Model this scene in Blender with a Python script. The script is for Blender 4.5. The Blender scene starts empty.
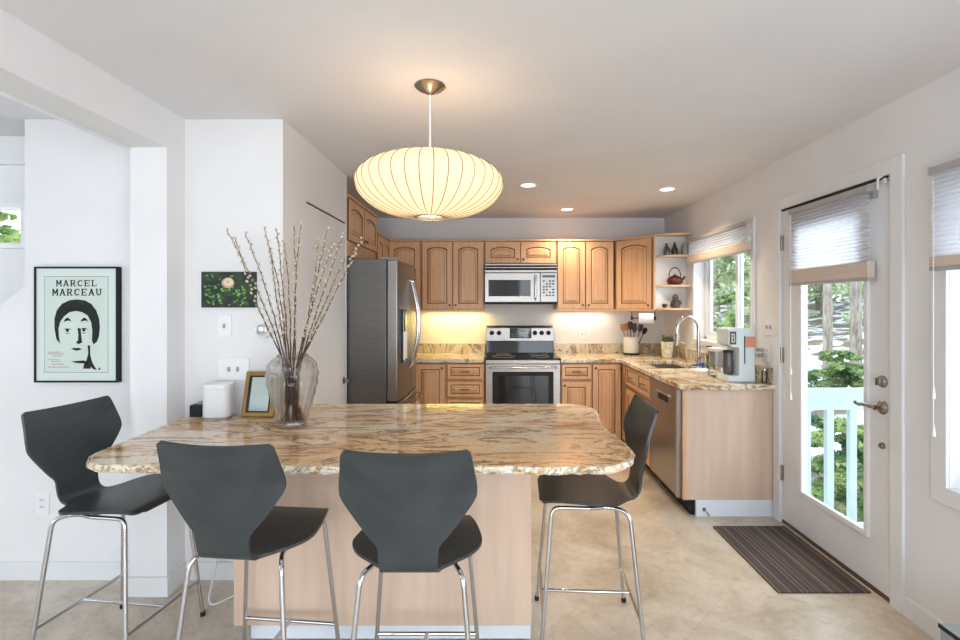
import bpy, math, random
from mathutils import Vector, Matrix
random.seed(7)
PI = math.pi
R = math.radians
sc = bpy.context.scene
col = sc.collection

# ------------------------------------------------------------------ camera, world, lights, exposure
H = 1.455
cam = bpy.data.cameras.new('camera')
cam.lens = 490 / 960 * 36
cam.sensor_width = 36
cam.shift_x = -14 / 960
cam.shift_y = -15 / 960
cam.clip_start = 0.05
cam.clip_end = 300
cam_ob = bpy.data.objects.new('camera', cam)
cam_ob.location = (0, 0, H)
cam_ob.rotation_euler = (PI / 2, 0, 0)
col.objects.link(cam_ob)
sc.camera = cam_ob

sc.view_settings.view_transform = 'Standard'
sc.view_settings.look = 'None'
sc.view_settings.gamma = 1
sc.view_settings.use_curve_mapping = False
sc.view_settings.exposure = 0.42

w = bpy.data.worlds.new('World')
sc.world = w
w.use_nodes = True
bg = w.node_tree.nodes['Background']
bg.inputs['Color'].default_value = (0.80, 0.90, 1.0, 1)
bg.inputs['Strength'].default_value = 3.0


def area(name, loc, rot, sx, sy, power, color, spread=180):
    l = bpy.data.lights.new(name, 'AREA')
    l.shape = 'RECTANGLE'
    l.size = sx
    l.size_y = sy
    l.energy = power
    l.color = color
    l.spread = R(spread)
    o = bpy.data.objects.new(name, l)
    o.location = loc
    o.rotation_euler = rot
    col.objects.link(o)
    return o


# added area lamps standing in for daylight through unseen openings
area('fill_behind_camera', (0.2, -3.25, 1.35), (R(90), 0, 0), 3.4, 2.1, 30, (0.86, 0.93, 1.0))  # lamp added behind the camera to brighten the whole room
area('fill_ceiling', (0.2, -3.45, 0.3), (R(128), 0, 0), 3.4, 1.2, 45, (0.95, 0.96, 1.0))  # lamp added low and aimed up to brighten the ceiling
area('daylight_next_room', (-3.6, -3.25, 1.35), (R(90), 0, 0), 2.2, 1.6, 16, (0.58, 0.80, 1.0))
area('fill_right', (2.25, -1.4, 1.35), (0, R(90), 0), 1.8, 2.2, 50, (0.86, 0.93, 1.0))  # lamp added to brighten the beam and faces turned right


# ------------------------------------------------------------------ materials
def mat(name, color=(0.8, 0.8, 0.8), rough=0.5, metal=0.0, **kw):
    m = bpy.data.materials.new(name)
    m.use_nodes = True
    b = m.node_tree.nodes['Principled BSDF']
    b.inputs['Base Color'].default_value = (*color, 1)
    b.inputs['Roughness'].default_value = rough
    b.inputs['Metallic'].default_value = metal
    for k, v in kw.items():
        b.inputs[k.replace('_', ' ')].default_value = v
    return m


def nd(m, t, **kw):
    n = m.node_tree.nodes.new(t)
    for k, v in kw.items():
        setattr(n, k, v)
    return n


def lk(m, a, b):
    m.node_tree.links.new(a, b)


def ramp(m, fac, stops):
    r = nd(m, 'ShaderNodeValToRGB')
    e = r.color_ramp.elements
    while len(e) > len(stops):
        e.remove(e[-1])
    while len(e) < len(stops):
        e.new(0.5)
    for i, (p, c) in enumerate(stops):
        e[i].position = p
        e[i].color = (*c, 1)
    lk(m, fac, r.inputs['Fac'])
    return r


def coords(m, scale=(1, 1, 1), rot=(0, 0, 0)):
    tc = nd(m, 'ShaderNodeTexCoord')
    mp = nd(m, 'ShaderNodeMapping')
    mp.inputs['Scale'].default_value = scale
    mp.inputs['Rotation'].default_value = rot
    lk(m, tc.outputs['Object'], mp.inputs['Vector'])
    return mp.outputs['Vector']


def noise(m, vec, scale, detail=4, rough=0.5, dist=0.0):
    n = nd(m, 'ShaderNodeTexNoise')
    n.inputs['Scale'].default_value = scale
    n.inputs['Detail'].default_value = detail
    n.inputs['Roughness'].default_value = rough
    n.inputs['Distortion'].default_value = dist
    lk(m, vec, n.inputs['Vector'])
    return n.outputs['Fac']


def noisy(name, c1, c2, rough, scale=6, sc3=(1, 1, 1), metal=0.0, bump=0.0, lo=0.35, hi=0.65, **kw):
    m = mat(name, c1, rough, metal, **kw)
    v = coords(m, sc3)
    f = noise(m, v, scale)
    r = ramp(m, f, [(lo, c1), (hi, c2)])
    b = m.node_tree.nodes['Principled BSDF']
    lk(m, r.outputs['Color'], b.inputs['Base Color'])
    if bump:
        bp = nd(m, 'ShaderNodeBump')
        bp.inputs['Strength'].default_value = bump
        bp.inputs['Distance'].default_value = 0.01
        lk(m, f, bp.inputs['Height'])
        lk(m, bp.outputs['Normal'], b.inputs['Normal'])
    return m


WALL = noisy('wall_paint', (0.79, 0.78, 0.78), (0.82, 0.81, 0.81), 0.75, 3)
CEIL = noisy('ceiling_paint', (0.77, 0.765, 0.785), (0.80, 0.795, 0.81), 0.8, 2)
TRIM = noisy('white_trim_paint', (0.78, 0.78, 0.78), (0.81, 0.81, 0.81), 0.4, 4)
CAB = noisy('maple_glazed', (0.66, 0.375, 0.20), (0.74, 0.45, 0.26), 0.35, 5, (6, 6, 0.7))
CABD = noisy('maple_glaze_groove', (0.20, 0.095, 0.045), (0.27, 0.13, 0.065), 0.5, 6)
MAPLE = noisy('maple_shelf', (0.68, 0.46, 0.29), (0.74, 0.52, 0.34), 0.4, 5, (4, 4, 1))
PANEL = noisy('maple_end_panel', (0.63, 0.46, 0.35), (0.69, 0.52, 0.40), 0.32, 4, (5, 5, 0.5))
KICK = noisy('white_kick_board', (0.72, 0.78, 0.86), (0.76, 0.81, 0.88), 0.4, 4)
DARK = mat('dark_gap', (0.02, 0.02, 0.02), 0.8)
STEEL = noisy('brushed_steel', (0.38, 0.36, 0.34), (0.46, 0.435, 0.415), 0.34, 8, (1, 1, 30), 1.0)
STEELF = noisy('brushed_fridge_steel', (0.25, 0.235, 0.22), (0.30, 0.285, 0.27), 0.32, 8, (1, 1, 30), 1.0)
STEELD = noisy('dark_steel', (0.14, 0.137, 0.13), (0.17, 0.165, 0.158), 0.40, 8, (1, 1, 20), 0.85)
CHROME = mat('chrome', (0.58, 0.58, 0.60), 0.10, 1.0)
NICKEL = mat('satin_nickel', (0.33, 0.29, 0.25), 0.25, 1.0)
BRASS = mat('brushed_brass', (0.62, 0.42, 0.20), 0.28, 1.0)
BRONZE = mat('bronze_pull', (0.22, 0.16, 0.12), 0.35, 0.9)
BLACKGL = mat('black_glass', (0.012, 0.013, 0.016), 0.05)
BLACK = mat('black_plastic', (0.02, 0.02, 0.022), 0.4, Specular_IOR_Level=0.2)
BLACKW = noisy('black_stained_plywood', (0.029, 0.035, 0.038), (0.041, 0.049, 0.052), 0.36, 6, (1, 12, 1))
WPLAS = mat('white_plastic', (0.80, 0.81, 0.83), 0.35)
PLATE = mat('switch_plate', (0.84, 0.84, 0.83), 0.3)
GREYP = mat('grey_plastic', (0.35, 0.36, 0.37), 0.4)
GOLD = mat('gold_frame', (0.30, 0.165, 0.05), 0.38, 0.8)
MIRROR = mat('mirror_glass', (0.48, 0.53, 0.49), 0.03, 1.0)
PAPER = noisy('poster_paper', (0.66, 0.65, 0.615), (0.70, 0.69, 0.65), 0.5, 4)
MATB = mat('poster_mat', (0.73, 0.72, 0.70), 0.5)
INK = mat('black_ink', (0.02, 0.02, 0.02), 0.6, Specular_IOR_Level=0.2)
REDINK = mat('faded_red_ink', (0.45, 0.22, 0.20), 0.6)
FRAMEB = mat('black_frame', (0.012, 0.012, 0.014), 0.3, Specular_IOR_Level=0.2)
CERW = noisy('cream_ceramic', (0.80, 0.77, 0.70), (0.84, 0.82, 0.76), 0.3, 6)
CERD = noisy('dark_glazed_ceramic', (0.02, 0.018, 0.02), (0.14, 0.11, 0.09), 0.3, 18)
CERG = noisy('mottled_green_ceramic', (0.04, 0.045, 0.04), (0.20, 0.19, 0.15), 0.35, 20)
COPPER = noisy('aged_copper', (0.09, 0.03, 0.02), (0.17, 0.06, 0.035), 0.4, 12, metal=0.7)
BLUE = mat('blue_plastic', (0.02, 0.13, 0.50), 0.35)
GREEN = mat('green_leaf', (0.09, 0.16, 0.07), 0.5)
WOODSP = mat('wood_spoon', (0.48, 0.27, 0.12), 0.6)
PURPLE = mat('dark_purple_silicone', (0.05, 0.02, 0.06), 0.5)
TWIG = noisy('twig_bark', (0.045, 0.022, 0.016), (0.09, 0.045, 0.032), 0.7, 30)
CATKIN = noisy('catkin_fur', (0.52, 0.43, 0.30), (0.70, 0.62, 0.48), 0.9, 60)
ORANGE = mat('copper_tag', (0.72, 0.27, 0.15), 0.4)
PALEBL = mat('pale_enamel', (0.66, 0.75, 0.76), 0.25)
TOWEL = noisy('white_towel', (0.78, 0.80, 0.84), (0.86, 0.87, 0.90), 0.9, 30, bump=0.4)
SHADE_B = mat('beige_band', (0.68, 0.56, 0.47), 0.85)
HEADR = mat('headrail_grey', (0.42, 0.40, 0.39), 0.4)
VINYL = mat('vinyl_window_frame', (0.80, 0.84, 0.86), 0.35)
GREYBOX = noisy('grey_painted_box', (0.32, 0.36, 0.36), (0.37, 0.41, 0.41), 0.5, 5)
RAIL = noisy('painted_rail', (0.42, 0.50, 0.52), (0.46, 0.54, 0.55), 0.5, 8)


def translucent(name, color, mix=0.55):
    m = bpy.data.materials.new(name)
    m.use_nodes = True
    nt = m.node_tree
    nt.nodes.clear()
    o = nd(m, 'ShaderNodeOutputMaterial')
    d = nd(m, 'ShaderNodeBsdfDiffuse')
    t = nd(m, 'ShaderNodeBsdfTranslucent')
    x = nd(m, 'ShaderNodeMixShader')
    d.inputs['Color'].default_value = (*color, 1)
    t.inputs['Color'].default_value = (*color, 1)
    x.inputs[0].default_value = mix
    lk(m, d.outputs[0], x.inputs[1])
    lk(m, t.outputs[0], x.inputs[2])
    lk(m, x.outputs[0], o.inputs[0])
    return m


SHADE_W = translucent('white_cellular_fabric', (0.95, 0.95, 0.97), 0.78)


def clear_glass(name, tint=(1, 1, 1), gl=0.12, rough=0.02, edge=True):
    m = bpy.data.materials.new(name)
    m.use_nodes = True
    nt = m.node_tree
    nt.nodes.clear()
    o = nd(m, 'ShaderNodeOutputMaterial')
    t = nd(m, 'ShaderNodeBsdfTransparent')
    g = nd(m, 'ShaderNodeBsdfGlossy')
    t.inputs['Color'].default_value = (*tint, 1)
    g.inputs['Roughness'].default_value = rough
    x = nd(m, 'ShaderNodeMixShader')
    lw = nd(m, 'ShaderNodeLayerWeight')
    lw.inputs['Blend'].default_value = gl
    lk(m, lw.outputs['Facing' if not edge else 'Fresnel'], x.inputs[0])
    lk(m, t.outputs[0], x.inputs[1])
    lk(m, g.outputs[0], x.inputs[2])
    lk(m, x.outputs[0], o.inputs[0])
    return m


PANE = clear_glass('window_glass', (0.97, 0.99, 0.99), 0.03)
JAR = clear_glass('clear_jar_glass', (0.93, 0.94, 0.93), 0.35)


def vase_glass():
    m = bpy.data.materials.new('dimpled_vase_glass')
    m.use_nodes = True
    m.node_tree.nodes.clear()
    o = nd(m, 'ShaderNodeOutputMaterial')
    g = nd(m, 'ShaderNodeBsdfGlass')
    g.inputs['IOR'].default_value = 1.4
    g.inputs['Roughness'].default_value = 0.02
    g.inputs['Color'].default_value = (0.97, 0.97, 0.97, 1)
    t = nd(m, 'ShaderNodeBsdfTransparent')
    t.inputs['Color'].default_value = (0.97, 0.97, 0.96, 1)
    x = nd(m, 'ShaderNodeMixShader')
    x.inputs[0].default_value = 0.3
    lk(m, g.outputs[0], x.inputs[1])
    lk(m, t.outputs[0], x.inputs[2])
    lk(m, x.outputs[0], o.inputs[0])
    return m


VASE = vase_glass()


def emit(name, color, s):
    m = bpy.data.materials.new(name)
    m.use_nodes = True
    m.node_tree.nodes.clear()
    o = nd(m, 'ShaderNodeOutputMaterial')
    e = nd(m, 'ShaderNodeEmission')
    e.inputs['Color'].default_value = (*color, 1)
    e.inputs['Strength'].default_value = s
    lk(m, e.outputs[0], o.inputs[0])
    return m


LAMPFAB = translucent('lit_lamp_shade_fabric', (0.90, 0.81, 0.65), 0.6)
_o = LAMPFAB.node_tree.nodes['Material Output']
_e = nd(LAMPFAB, 'ShaderNodeEmission')
_e.inputs['Color'].default_value = (1.0, 0.80, 0.50, 1)
_e.inputs['Strength'].default_value = 0.22
_a = nd(LAMPFAB, 'ShaderNodeAddShader')
lk(LAMPFAB, _o.inputs[0].links[0].from_socket, _a.inputs[0])
lk(LAMPFAB, _e.outputs[0], _a.inputs[1])
lk(LAMPFAB, _a.outputs[0], _o.inputs[0])
BULBGL = emit('lit_bulb', (1.0, 0.84, 0.60), 1.6)
DOWNL = emit('lit_downlight', (1.0, 0.88, 0.70), 4.0)
CLOCKD = emit('lit_display', (0.35, 0.9, 0.75), 0.25)


def granite(name, tint, sc3=(1, 1, 1), gloss=0.09, warm=True):
    m = mat(name, (0.6, 0.5, 0.4), gloss)
    v = coords(m, sc3, (0, 0, R(-6)))
    nz = nd(m, 'ShaderNodeTexNoise')
    nz.inputs['Scale'].default_value = 1.7
    nz.inputs['Detail'].default_value = 5
    lk(m, v, nz.inputs['Vector'])
    mx = nd(m, 'ShaderNodeMix', data_type='VECTOR')
    mx.inputs[0].default_value = 0.22
    lk(m, v, mx.inputs[4])
    lk(m, nz.outputs['Color'], mx.inputs[5])
    vec = mx.outputs[1]
    f1 = noise(m, vec, 3.2, 9, 0.68, 0.6)
    c1 = ramp(m, f1, [(0.26, (0.22, 0.11, 0.06)), (0.36, (0.58, 0.35, 0.19)), (0.45, (0.80, 0.64, 0.45)), (0.56, (0.86, 0.79, 0.67)), (0.66, (0.80, 0.72, 0.60)), (0.76, (0.68, 0.48, 0.29))])
    # dark veins
    f2 = noise(m, vec, 2.1, 8, 0.62, 1.2)
    s = nd(m, 'ShaderNodeMath', operation='SUBTRACT')
    s.inputs[1].default_value = 0.5
    lk(m, f2, s.inputs[0])
    a = nd(m, 'ShaderNodeMath', operation='ABSOLUTE')
    lk(m, s.outputs[0], a.inputs[0])
    c2 = ramp(m, a.outputs[0], [(0.0, (0.12, 0.09, 0.08)), (0.010, (0.35, 0.27, 0.22)), (0.030, (1, 1, 1))])
    mu = nd(m, 'ShaderNodeMix', data_type='RGBA', blend_type='MULTIPLY')
    mu.inputs[0].default_value = 0.8
    lk(m, c1.outputs[0], mu.inputs[6])
    lk(m, c2.outputs[0], mu.inputs[7])
    # speckle
    v2 = coords(m)
    f3 = noise(m, v2, 55, 3, 0.6)
    c3 = ramp(m, f3, [(0.34, (0.40, 0.36, 0.34)), (0.46, (1, 1, 1)), (0.62, (1, 1, 1)), (0.70, (1.25, 1.2, 1.15))])
    mu2 = nd(m, 'ShaderNodeMix', data_type='RGBA', blend_type='MULTIPLY')
    mu2.inputs[0].default_value = 0.45
    lk(m, mu.outputs[2], mu2.inputs[6])
    lk(m, c3.outputs[0], mu2.inputs[7])
    mu3 = nd(m, 'ShaderNodeMix', data_type='RGBA', blend_type='MULTIPLY')
    mu3.inputs[0].default_value = 1.0
    lk(m, mu2.outputs[2], mu3.inputs[6])
    f4 = noise(m, v2, 0.9, 2, 0.5)
    c4 = ramp(m, f4, [(0.42, tuple(tint)), (0.60, (tint[0] * 1.0, tint[1] * 0.86, tint[2] * 0.70) if warm else tuple(tint))])
    lk(m, c4.outputs[0], mu3.inputs[7])
    lk(m, mu3.outputs[2], m.node_tree.nodes['Principled BSDF'].inputs['Base Color'])
    return m


GRAN = granite('polished_granite', (1.0, 0.93, 0.83), (1.15, 4.0, 3.0))
GRANK = granite('kitchen_granite', (0.95, 0.93, 0.88), (2.2, 2.6, 2.5), 0.12, False)
GRANE = granite('chiselled_granite_edge', (1.0, 1.06, 1.08), (5, 5, 5), 0.35, False)
GRANB = granite('granite_backsplash', (0.80, 0.80, 0.72), (3.5, 3.5, 1.4), 0.2, False)


def floor_mat():
    m = mat('stone_look_vinyl', (0.6, 0.5, 0.4), 0.28)
    v = coords(m)
    f = noise(m, v, 2.4, 8, 0.66, 0.8)
    c = ramp(m, f, [(0.28, (0.40, 0.32, 0.24)), (0.42, (0.56, 0.475, 0.37)), (0.55, (0.67, 0.59, 0.485)), (0.72, (0.73, 0.665, 0.57))])
    f2 = noise(m, v, 26, 5, 0.7)
    c2 = ramp(m, f2, [(0.33, (0.72, 0.70, 0.66)), (0.5, (1, 1, 1))])
    mu = nd(m, 'ShaderNodeMix', data_type='RGBA', blend_type='MULTIPLY')
    mu.inputs[0].default_value = 0.55
    lk(m, c.outputs[0], mu.inputs[6])
    lk(m, c2.outputs[0], mu.inputs[7])
    br = nd(m, 'ShaderNodeTexBrick')
    br.offset = 0.0
    br.inputs['Scale'].default_value = 1.0
    br.inputs['Brick Width'].default_value = 0.46
    br.inputs['Row Height'].default_value = 0.46
    br.inputs['Mortar Size'].default_value = 0.003
    br.inputs['Color1'].default_value = (1, 1, 1, 1)
    br.inputs['Color2'].default_value = (0.95, 0.94, 0.93, 1)
    br.inputs['Mortar'].default_value = (0.88, 0.86, 0.83, 1)
    lk(m, coords(m, (1, 1, 1), (0, 0, R(45))), br.inputs['Vector'])
    m2 = nd(m, 'ShaderNodeMix', data_type='RGBA', blend_type='MULTIPLY')
    m2.inputs[0].default_value = 0.8
    lk(m, mu.outputs[2], m2.inputs[6])
    lk(m, br.outputs['Color'], m2.inputs[7])
    lk(m, m2.outputs[2], m.node_tree.nodes['Principled BSDF'].inputs['Base Color'])
    return m


FLOOR = floor_mat()


def mat_stripes():
    m = mat('striped_mat_fibre', (0.1, 0.08, 0.07), 0.9)
    v = coords(m, (1, 0.0, 0))
    f = noise(m, v, 42, 2, 0.9)
    c = ramp(m, f, [(0.34, (0.025, 0.02, 0.02)), (0.44, (0.10, 0.07, 0.055)), (0.52, (0.045, 0.035, 0.035)), (0.60, (0.28, 0.23, 0.19)), (0.68, (0.06, 0.045, 0.04))])
    lk(m, c.outputs[0], m.node_tree.nodes['Principled BSDF'].inputs['Base Color'])
    return m


MATM = mat_stripes()
GROUND = noisy('leaf_litter_and_snow', (0.17, 0.13, 0.09), (0.66, 0.69, 0.76), 0.9, 1.1, lo=0.47, hi=0.55)
DECK = noisy('deck_boards', (0.32, 0.30, 0.28), (0.42, 0.40, 0.38), 0.7, 5, (1, 8, 1))
BARK = noisy('tree_bark', (0.15, 0.12, 0.095), (0.33, 0.28, 0.235), 0.9, 5, (3, 3, 0.8))


def leaf_mat(name, c1, c2):
    m = translucent(name, c1, 0.4)
    v = coords(m)
    f = noise(m, v, 2.5, 3)
    r = ramp(m, f, [(0.4, c1), (0.6, c2)])
    for n in m.node_tree.nodes:
        if n.type in ('BSDF_DIFFUSE', 'BSDF_TRANSLUCENT'):
            lk(m, r.outputs[0], n.inputs['Color'])
    return m


LEAF1 = leaf_mat('conifer_needles', (0.09, 0.15, 0.05), (0.26, 0.34, 0.12))
LEAF2 = leaf_mat('pale_forest_foliage', (0.30, 0.38, 0.20), (0.58, 0.62, 0.42))
LEAF3 = leaf_mat('blue_green_spruce', (0.09, 0.17, 0.08), (0.34, 0.42, 0.17))


# ------------------------------------------------------------------ mesh helper
class MB:
    def __init__(s):
        s.v = []
        s.f = []
        s.m = []

    def add(s, vs, fs, mi=0):
        o = len(s.v)
        s.v += [tuple(p) for p in vs]
        s.f += [tuple(i + o for i in f) for f in fs]
        s.m += [mi] * len(fs)
        return s

    def box(s, x0, x1, y0, y1, z0, z1, mi=0):
        return s.add([(x0, y0, z0), (x1, y0, z0), (x1, y1, z0), (x0, y1, z0), (x0, y0, z1), (x1, y0, z1), (x1, y1, z1), (x0, y1, z1)],
                     [(0, 3, 2, 1), (4, 5, 6, 7), (0, 1, 5, 4), (1, 2, 6, 5), (2, 3, 7, 6), (3, 0, 4, 7)], mi)

    def prism(s, pts, z0, z1, mi=0, axis='z'):
        n = len(pts)
        a = sum(pts[i][0] * pts[(i + 1) % n][1] - pts[(i + 1) % n][0] * pts[i][1] for i in range(n))
        if a < 0:
            pts = pts[::-1]
        if axis == 'z':
            vs = [(x, y, z0) for x, y in pts] + [(x, y, z1) for x, y in pts]
        else:  # pts are (x, z); extrude in y from z0 (front) to z1
            vs = [(x, z1, z) for x, z in pts] + [(x, z0, z) for x, z in pts]
        fs = [tuple(range(n))[::-1], tuple(range(n, 2 * n))] + [(i, (i + 1) % n, n + (i + 1) % n, n + i) for i in range(n)]
        return s.add(vs, fs, mi)

    def loft(s, rings, mi=0, closed=True, cap=True):
        n = len(rings[0])
        vs = [p for r in rings for p in r]
        fs = []
        for k in range(len(rings) - 1):
            for i in range(n if closed else n - 1):
                j = (i + 1) % n
                fs.append((k * n + i, k * n + j, (k + 1) * n + j, (k + 1) * n + i))
        if cap:
            fs.append(tuple(range(n))[::-1])
            fs.append(tuple(range((len(rings) - 1) * n, len(rings) * n)))
        return s.add(vs, fs, mi)

    def lathe(s, prof, n=24, c=(0, 0, 0), mi=0, cap=True, f=None):
        rings = []
        for k, (r, z) in enumerate(prof):
            ring = []
            for i in range(n):
                a = 2 * PI * i / n
                rr = max(r, 1e-4)
                if f:
                    rr *= f(a, z)
                ring.append((c[0] + rr * math.cos(a), c[1] + rr * math.sin(a), c[2] + z))
            rings.append(ring)
        return s.loft(rings, mi, True, cap)

    def tube(s, pts, r, n=8, mi=0, cap=True, closed=False):
        pts = [Vector(p) for p in pts]
        rr = r if isinstance(r, (list, tuple)) else [r] * len(pts)
        rings = []
        up = None
        for k, p in enumerate(pts):
            if closed:
                t = pts[(k + 1) % len(pts)] - pts[k - 1]
            elif k == 0:
                t = pts[1] - p
            elif k == len(pts) - 1:
                t = p - pts[k - 1]
            else:
                t = (pts[k + 1] - p).normalized() + (p - pts[k - 1]).normalized()
            t.normalize()
            if up is None:
                up = Vector((0, 0, 1)) if abs(t.z) < 0.9 else Vector((1, 0, 0))
            a = t.cross(up)
            if a.length < 1e-4:
                a = t.orthogonal()
            a.normalize()
            b = a.cross(t).normalized()
            up = b
            rings.append([tuple(p + a * math.cos(2 * PI * i / n) * rr[k] + b * math.sin(2 * PI * i / n) * rr[k]) for i in range(n)])
        if closed:
            rings.append(rings[0])
            cap = False
        return s.loft(rings, mi, True, cap)

    def build(s, name, mats, parent=None, loc=(0, 0, 0), rz=0, smooth=None, bevel=0, seg=2):
        me = bpy.data.meshes.new(name)
        me.from_pydata(s.v, [], s.f)
        if not isinstance(mats, (list, tuple)):
            mats = [mats]
        for m in mats:
            me.materials.append(m)
        for p, mi in zip(me.polygons, s.m):
            p.material_index = mi
        me.validate()
        me.update()
        if smooth is not None:
            for p in me.polygons:
                p.use_smooth = True
            me.set_sharp_from_angle(angle=R(smooth))
        o = bpy.data.objects.new(name, me)
        col.objects.link(o)
        o.location = loc
        o.rotation_euler = (0, 0, rz)
        if parent:
            o.parent = parent
        if bevel:
            b = o.modifiers.new('bevel', 'BEVEL')
            b.width = bevel
            b.segments = seg
            b.limit_method = 'ANGLE'
        return o


def rounded(pts, r, n=5):
    """round the inner corners of a polyline"""
    pts = [Vector(p) for p in pts]
    out = [pts[0]]
    for k in range(1, len(pts) - 1):
        a, b, c = pts[k - 1], pts[k], pts[k + 1]
        d1 = (a - b).normalized()
        d2 = (c - b).normalized()
        q = min(r, (a - b).length * 0.49, (c - b).length * 0.49)
        p0, p1 = b + d1 * q, b + d2 * q
        for i in range(n + 1):
            t = i / n
            out.append(p0 * (1 - t) ** 2 + b * 2 * t * (1 - t) + p1 * t * t)
    out.append(pts[-1])
    return out


def arc(c, r, a0, a1, n=8):
    return [(c[0] + r * math.cos(R(a0 + (a1 - a0) * i / n)), c[1] + r * math.sin(R(a0 + (a1 - a0) * i / n))) for i in range(n + 1)]


def thing(name, label, cat, loc=(0, 0, 0), rz=0, group=None):
    o = bpy.data.objects.new(name, None)
    o.empty_display_size = 0.05
    col.objects.link(o)
    o.location = loc
    o.rotation_euler = (0, 0, rz)
    o['label'] = label
    o['category'] = cat
    if group:
        o['group'] = group
    return o


def tag(o, label, cat, group=None, kind=None):
    o['label'] = label
    o['category'] = cat
    if group:
        o['group'] = group
    if kind:
        o['kind'] = kind
    return o


def struct(o):
    o['kind'] = 'structure'
    return o


def sthing(name, loc=(0, 0, 0), rz=0):
    o = bpy.data.objects.new(name, None)
    o.empty_display_size = 0.05
    col.objects.link(o)
    o.location = loc
    o.rotation_euler = (0, 0, rz)
    o['kind'] = 'structure'
    return o


def copy_tree(o, parent=None):
    c = o.copy()
    col.objects.link(c)
    if parent:
        c.parent = parent
    for ch in list(o.children):
        copy_tree(ch, c)
    return c


# ------------------------------------------------------------------ room shell
XR, YB, ZC = 1.93, 5.55, 2.44        # right wall, back wall, ceiling
XL, YP, XP = -1.64, 2.60, -1.12      # left wall face, pantry front face, pantry side face

m = MB().box(-5.2, XR, -3.0, YB, -0.1, 0)
struct(m.build('floor', FLOOR))
m = MB().box(-5.2, XR + 0.15, -3.1, YB + 0.1, ZC, ZC + 0.1)
struct(m.build('ceiling', CEIL))
m = MB().box(-1.7, XR + 0.15, YB, YB + 0.1, 0, ZC)
struct(m.build('wall_back', WALL))


def wall_with_holes(x0, x1, ylo, yhi, z0, z1, holes):
    """wall in the YZ plane, thickness x0..x1; holes = (y0,y1,z0,z1)"""
    ys = sorted({ylo, yhi, *[h[0] for h in holes], *[h[1] for h in holes]})
    zs = sorted({z0, z1, *[h[2] for h in holes], *[h[3] for h in holes]})
    return cells(ys, zs, lambda a, b: not any(h[0] < a < h[1] and h[2] < b < h[3] for h in holes), x0, x1, 'x')


def cells(us, vs, inside, a0, a1, axis):
    mb = MB()
    idx = {}

    def vert(i, j, k):
        key = (i, j, k)
        if key not in idx:
            u, v, a = us[i], vs[j], (a0, a1)[k]
            p = {'x': (a, u, v), 'y': (u, a, v), 'z': (u, v, a)}[axis]
            idx[key] = len(mb.v)
            mb.v.append(p)
        return idx[key]
    nu, nv = len(us) - 1, len(vs) - 1
    on = [[inside((us[i] + us[i + 1]) / 2, (vs[j] + vs[j + 1]) / 2) for j in range(nv)] for i in range(nu)]

    def g(i, j):
        return 0 <= i < nu and 0 <= j < nv and on[i][j]

    def face(*k):
        f = [vert(*q) for q in k]
        if axis == 'y':
            f = f[::-1]
        mb.f.append(tuple(f))
        mb.m.append(0)
    for i in range(nu):
        for j in range(nv):
            if not on[i][j]:
                continue
            face((i, j, 1), (i + 1, j, 1), (i + 1, j + 1, 1), (i, j + 1, 1))
            face((i, j, 0), (i, j + 1, 0), (i + 1, j + 1, 0), (i + 1, j, 0))
            if not g(i - 1, j):
                face((i, j, 0), (i, j, 1), (i, j + 1, 1), (i, j + 1, 0))
            if not g(i + 1, j):
                face((i + 1, j, 0), (i + 1, j + 1, 0), (i + 1, j + 1, 1), (i + 1, j, 1))
            if not g(i, j - 1):
                face((i, j, 0), (i + 1, j, 0), (i + 1, j, 1), (i, j, 1))
            if not g(i, j + 1):
                face((i, j + 1, 0), (i, j + 1, 1), (i + 1, j + 1, 1), (i + 1, j + 1, 0))
    return mb


SINKW = (3.66, 4.70, 1.13, 2.07)
DOORW = (2.37, 3.285, 0.0, 2.09)
SIDEW = (1.02, 2.075, 0.68, 2.03)
FILLW = (-2.5, -0.4, 0.45, 2.1)  # unseen opening added so light reaches the room from the right
struct(wall_with_holes(XR, XR + 0.15, -3.0, YB, 0, ZC, [SINKW, DOORW, SIDEW, FILLW]).build('wall_right', WALL))
# pantry block between dining and kitchen
m = MB().box(-1.825, -1.16, YP, 3.73, 0, ZC)
m.box(-1.16, XP, YP, 2.925, 0, ZC).box(-1.16, XP, 2.925, 3.705, 2.078, ZC).box(-1.16, XP, 3.705, 3.73, 0, ZC)
struct(m.build('wall_pantry', WALL))
struct(MB().box(-1.66, -1.56, 3.73, YB, 0, ZC).build('wall_left', WALL))
# jamb and beam of the wide opening on the left
struct(MB().box(-1.825, XL, 2.457, YP, 0, ZC).build('wall_opening_jamb', WALL))
struct(MB().box(-1.825, XL, -3.0, 2.457, 2.245, ZC).build('wall_opening_beam', WALL))
m = MB().box(-1.835, -1.825, -3.0, 2.457, 2.235, 2.252)
struct(m.build('trim_1', TRIM))
# next room
m = MB()
pts = [(-1.825, 0), (-1.825, ZC), (-2.49, ZC), (-2.49, 1.555), (-3.9, 0.42), (-3.9, 0)]
m.prism(pts, YP, YP + 0.1, axis='y')
struct(m.build('wall_next_room', WALL))
m = cells([-5.2, -3.4, -2.745, -1.9], [0, 1.815, 2.02, ZC], lambda a, b: not (-3.4 < a < -2.745 and 1.815 < b < 2.02), 2.86, 2.96, 'y')
struct(m.build('wall_stairwell', WALL))
w3 = sthing('window_3', (-3.07, 2.85, 1.9))
m = MB().box(-0.36, 0.36, -0.015, 0.01, 0.12, 0.15).box(-0.36, 0.36, -0.015, 0.01, -0.115, -0.085).box(-0.36, -0.33, -0.015, 0.01, -0.085, 0.12).box(0.33, 0.36, -0.015, 0.01, -0.085, 0.12)
m.build('window_frame', TRIM, w3)
MB().box(-0.33, 0.325, 0.05, 0.056, -0.085, 0.12).build('pane', PANE, w3)
struct(MB().box(-3.9, -2.6, 2.835, 2.86, 2.27, 2.30).build('trim_2', TRIM))
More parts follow.
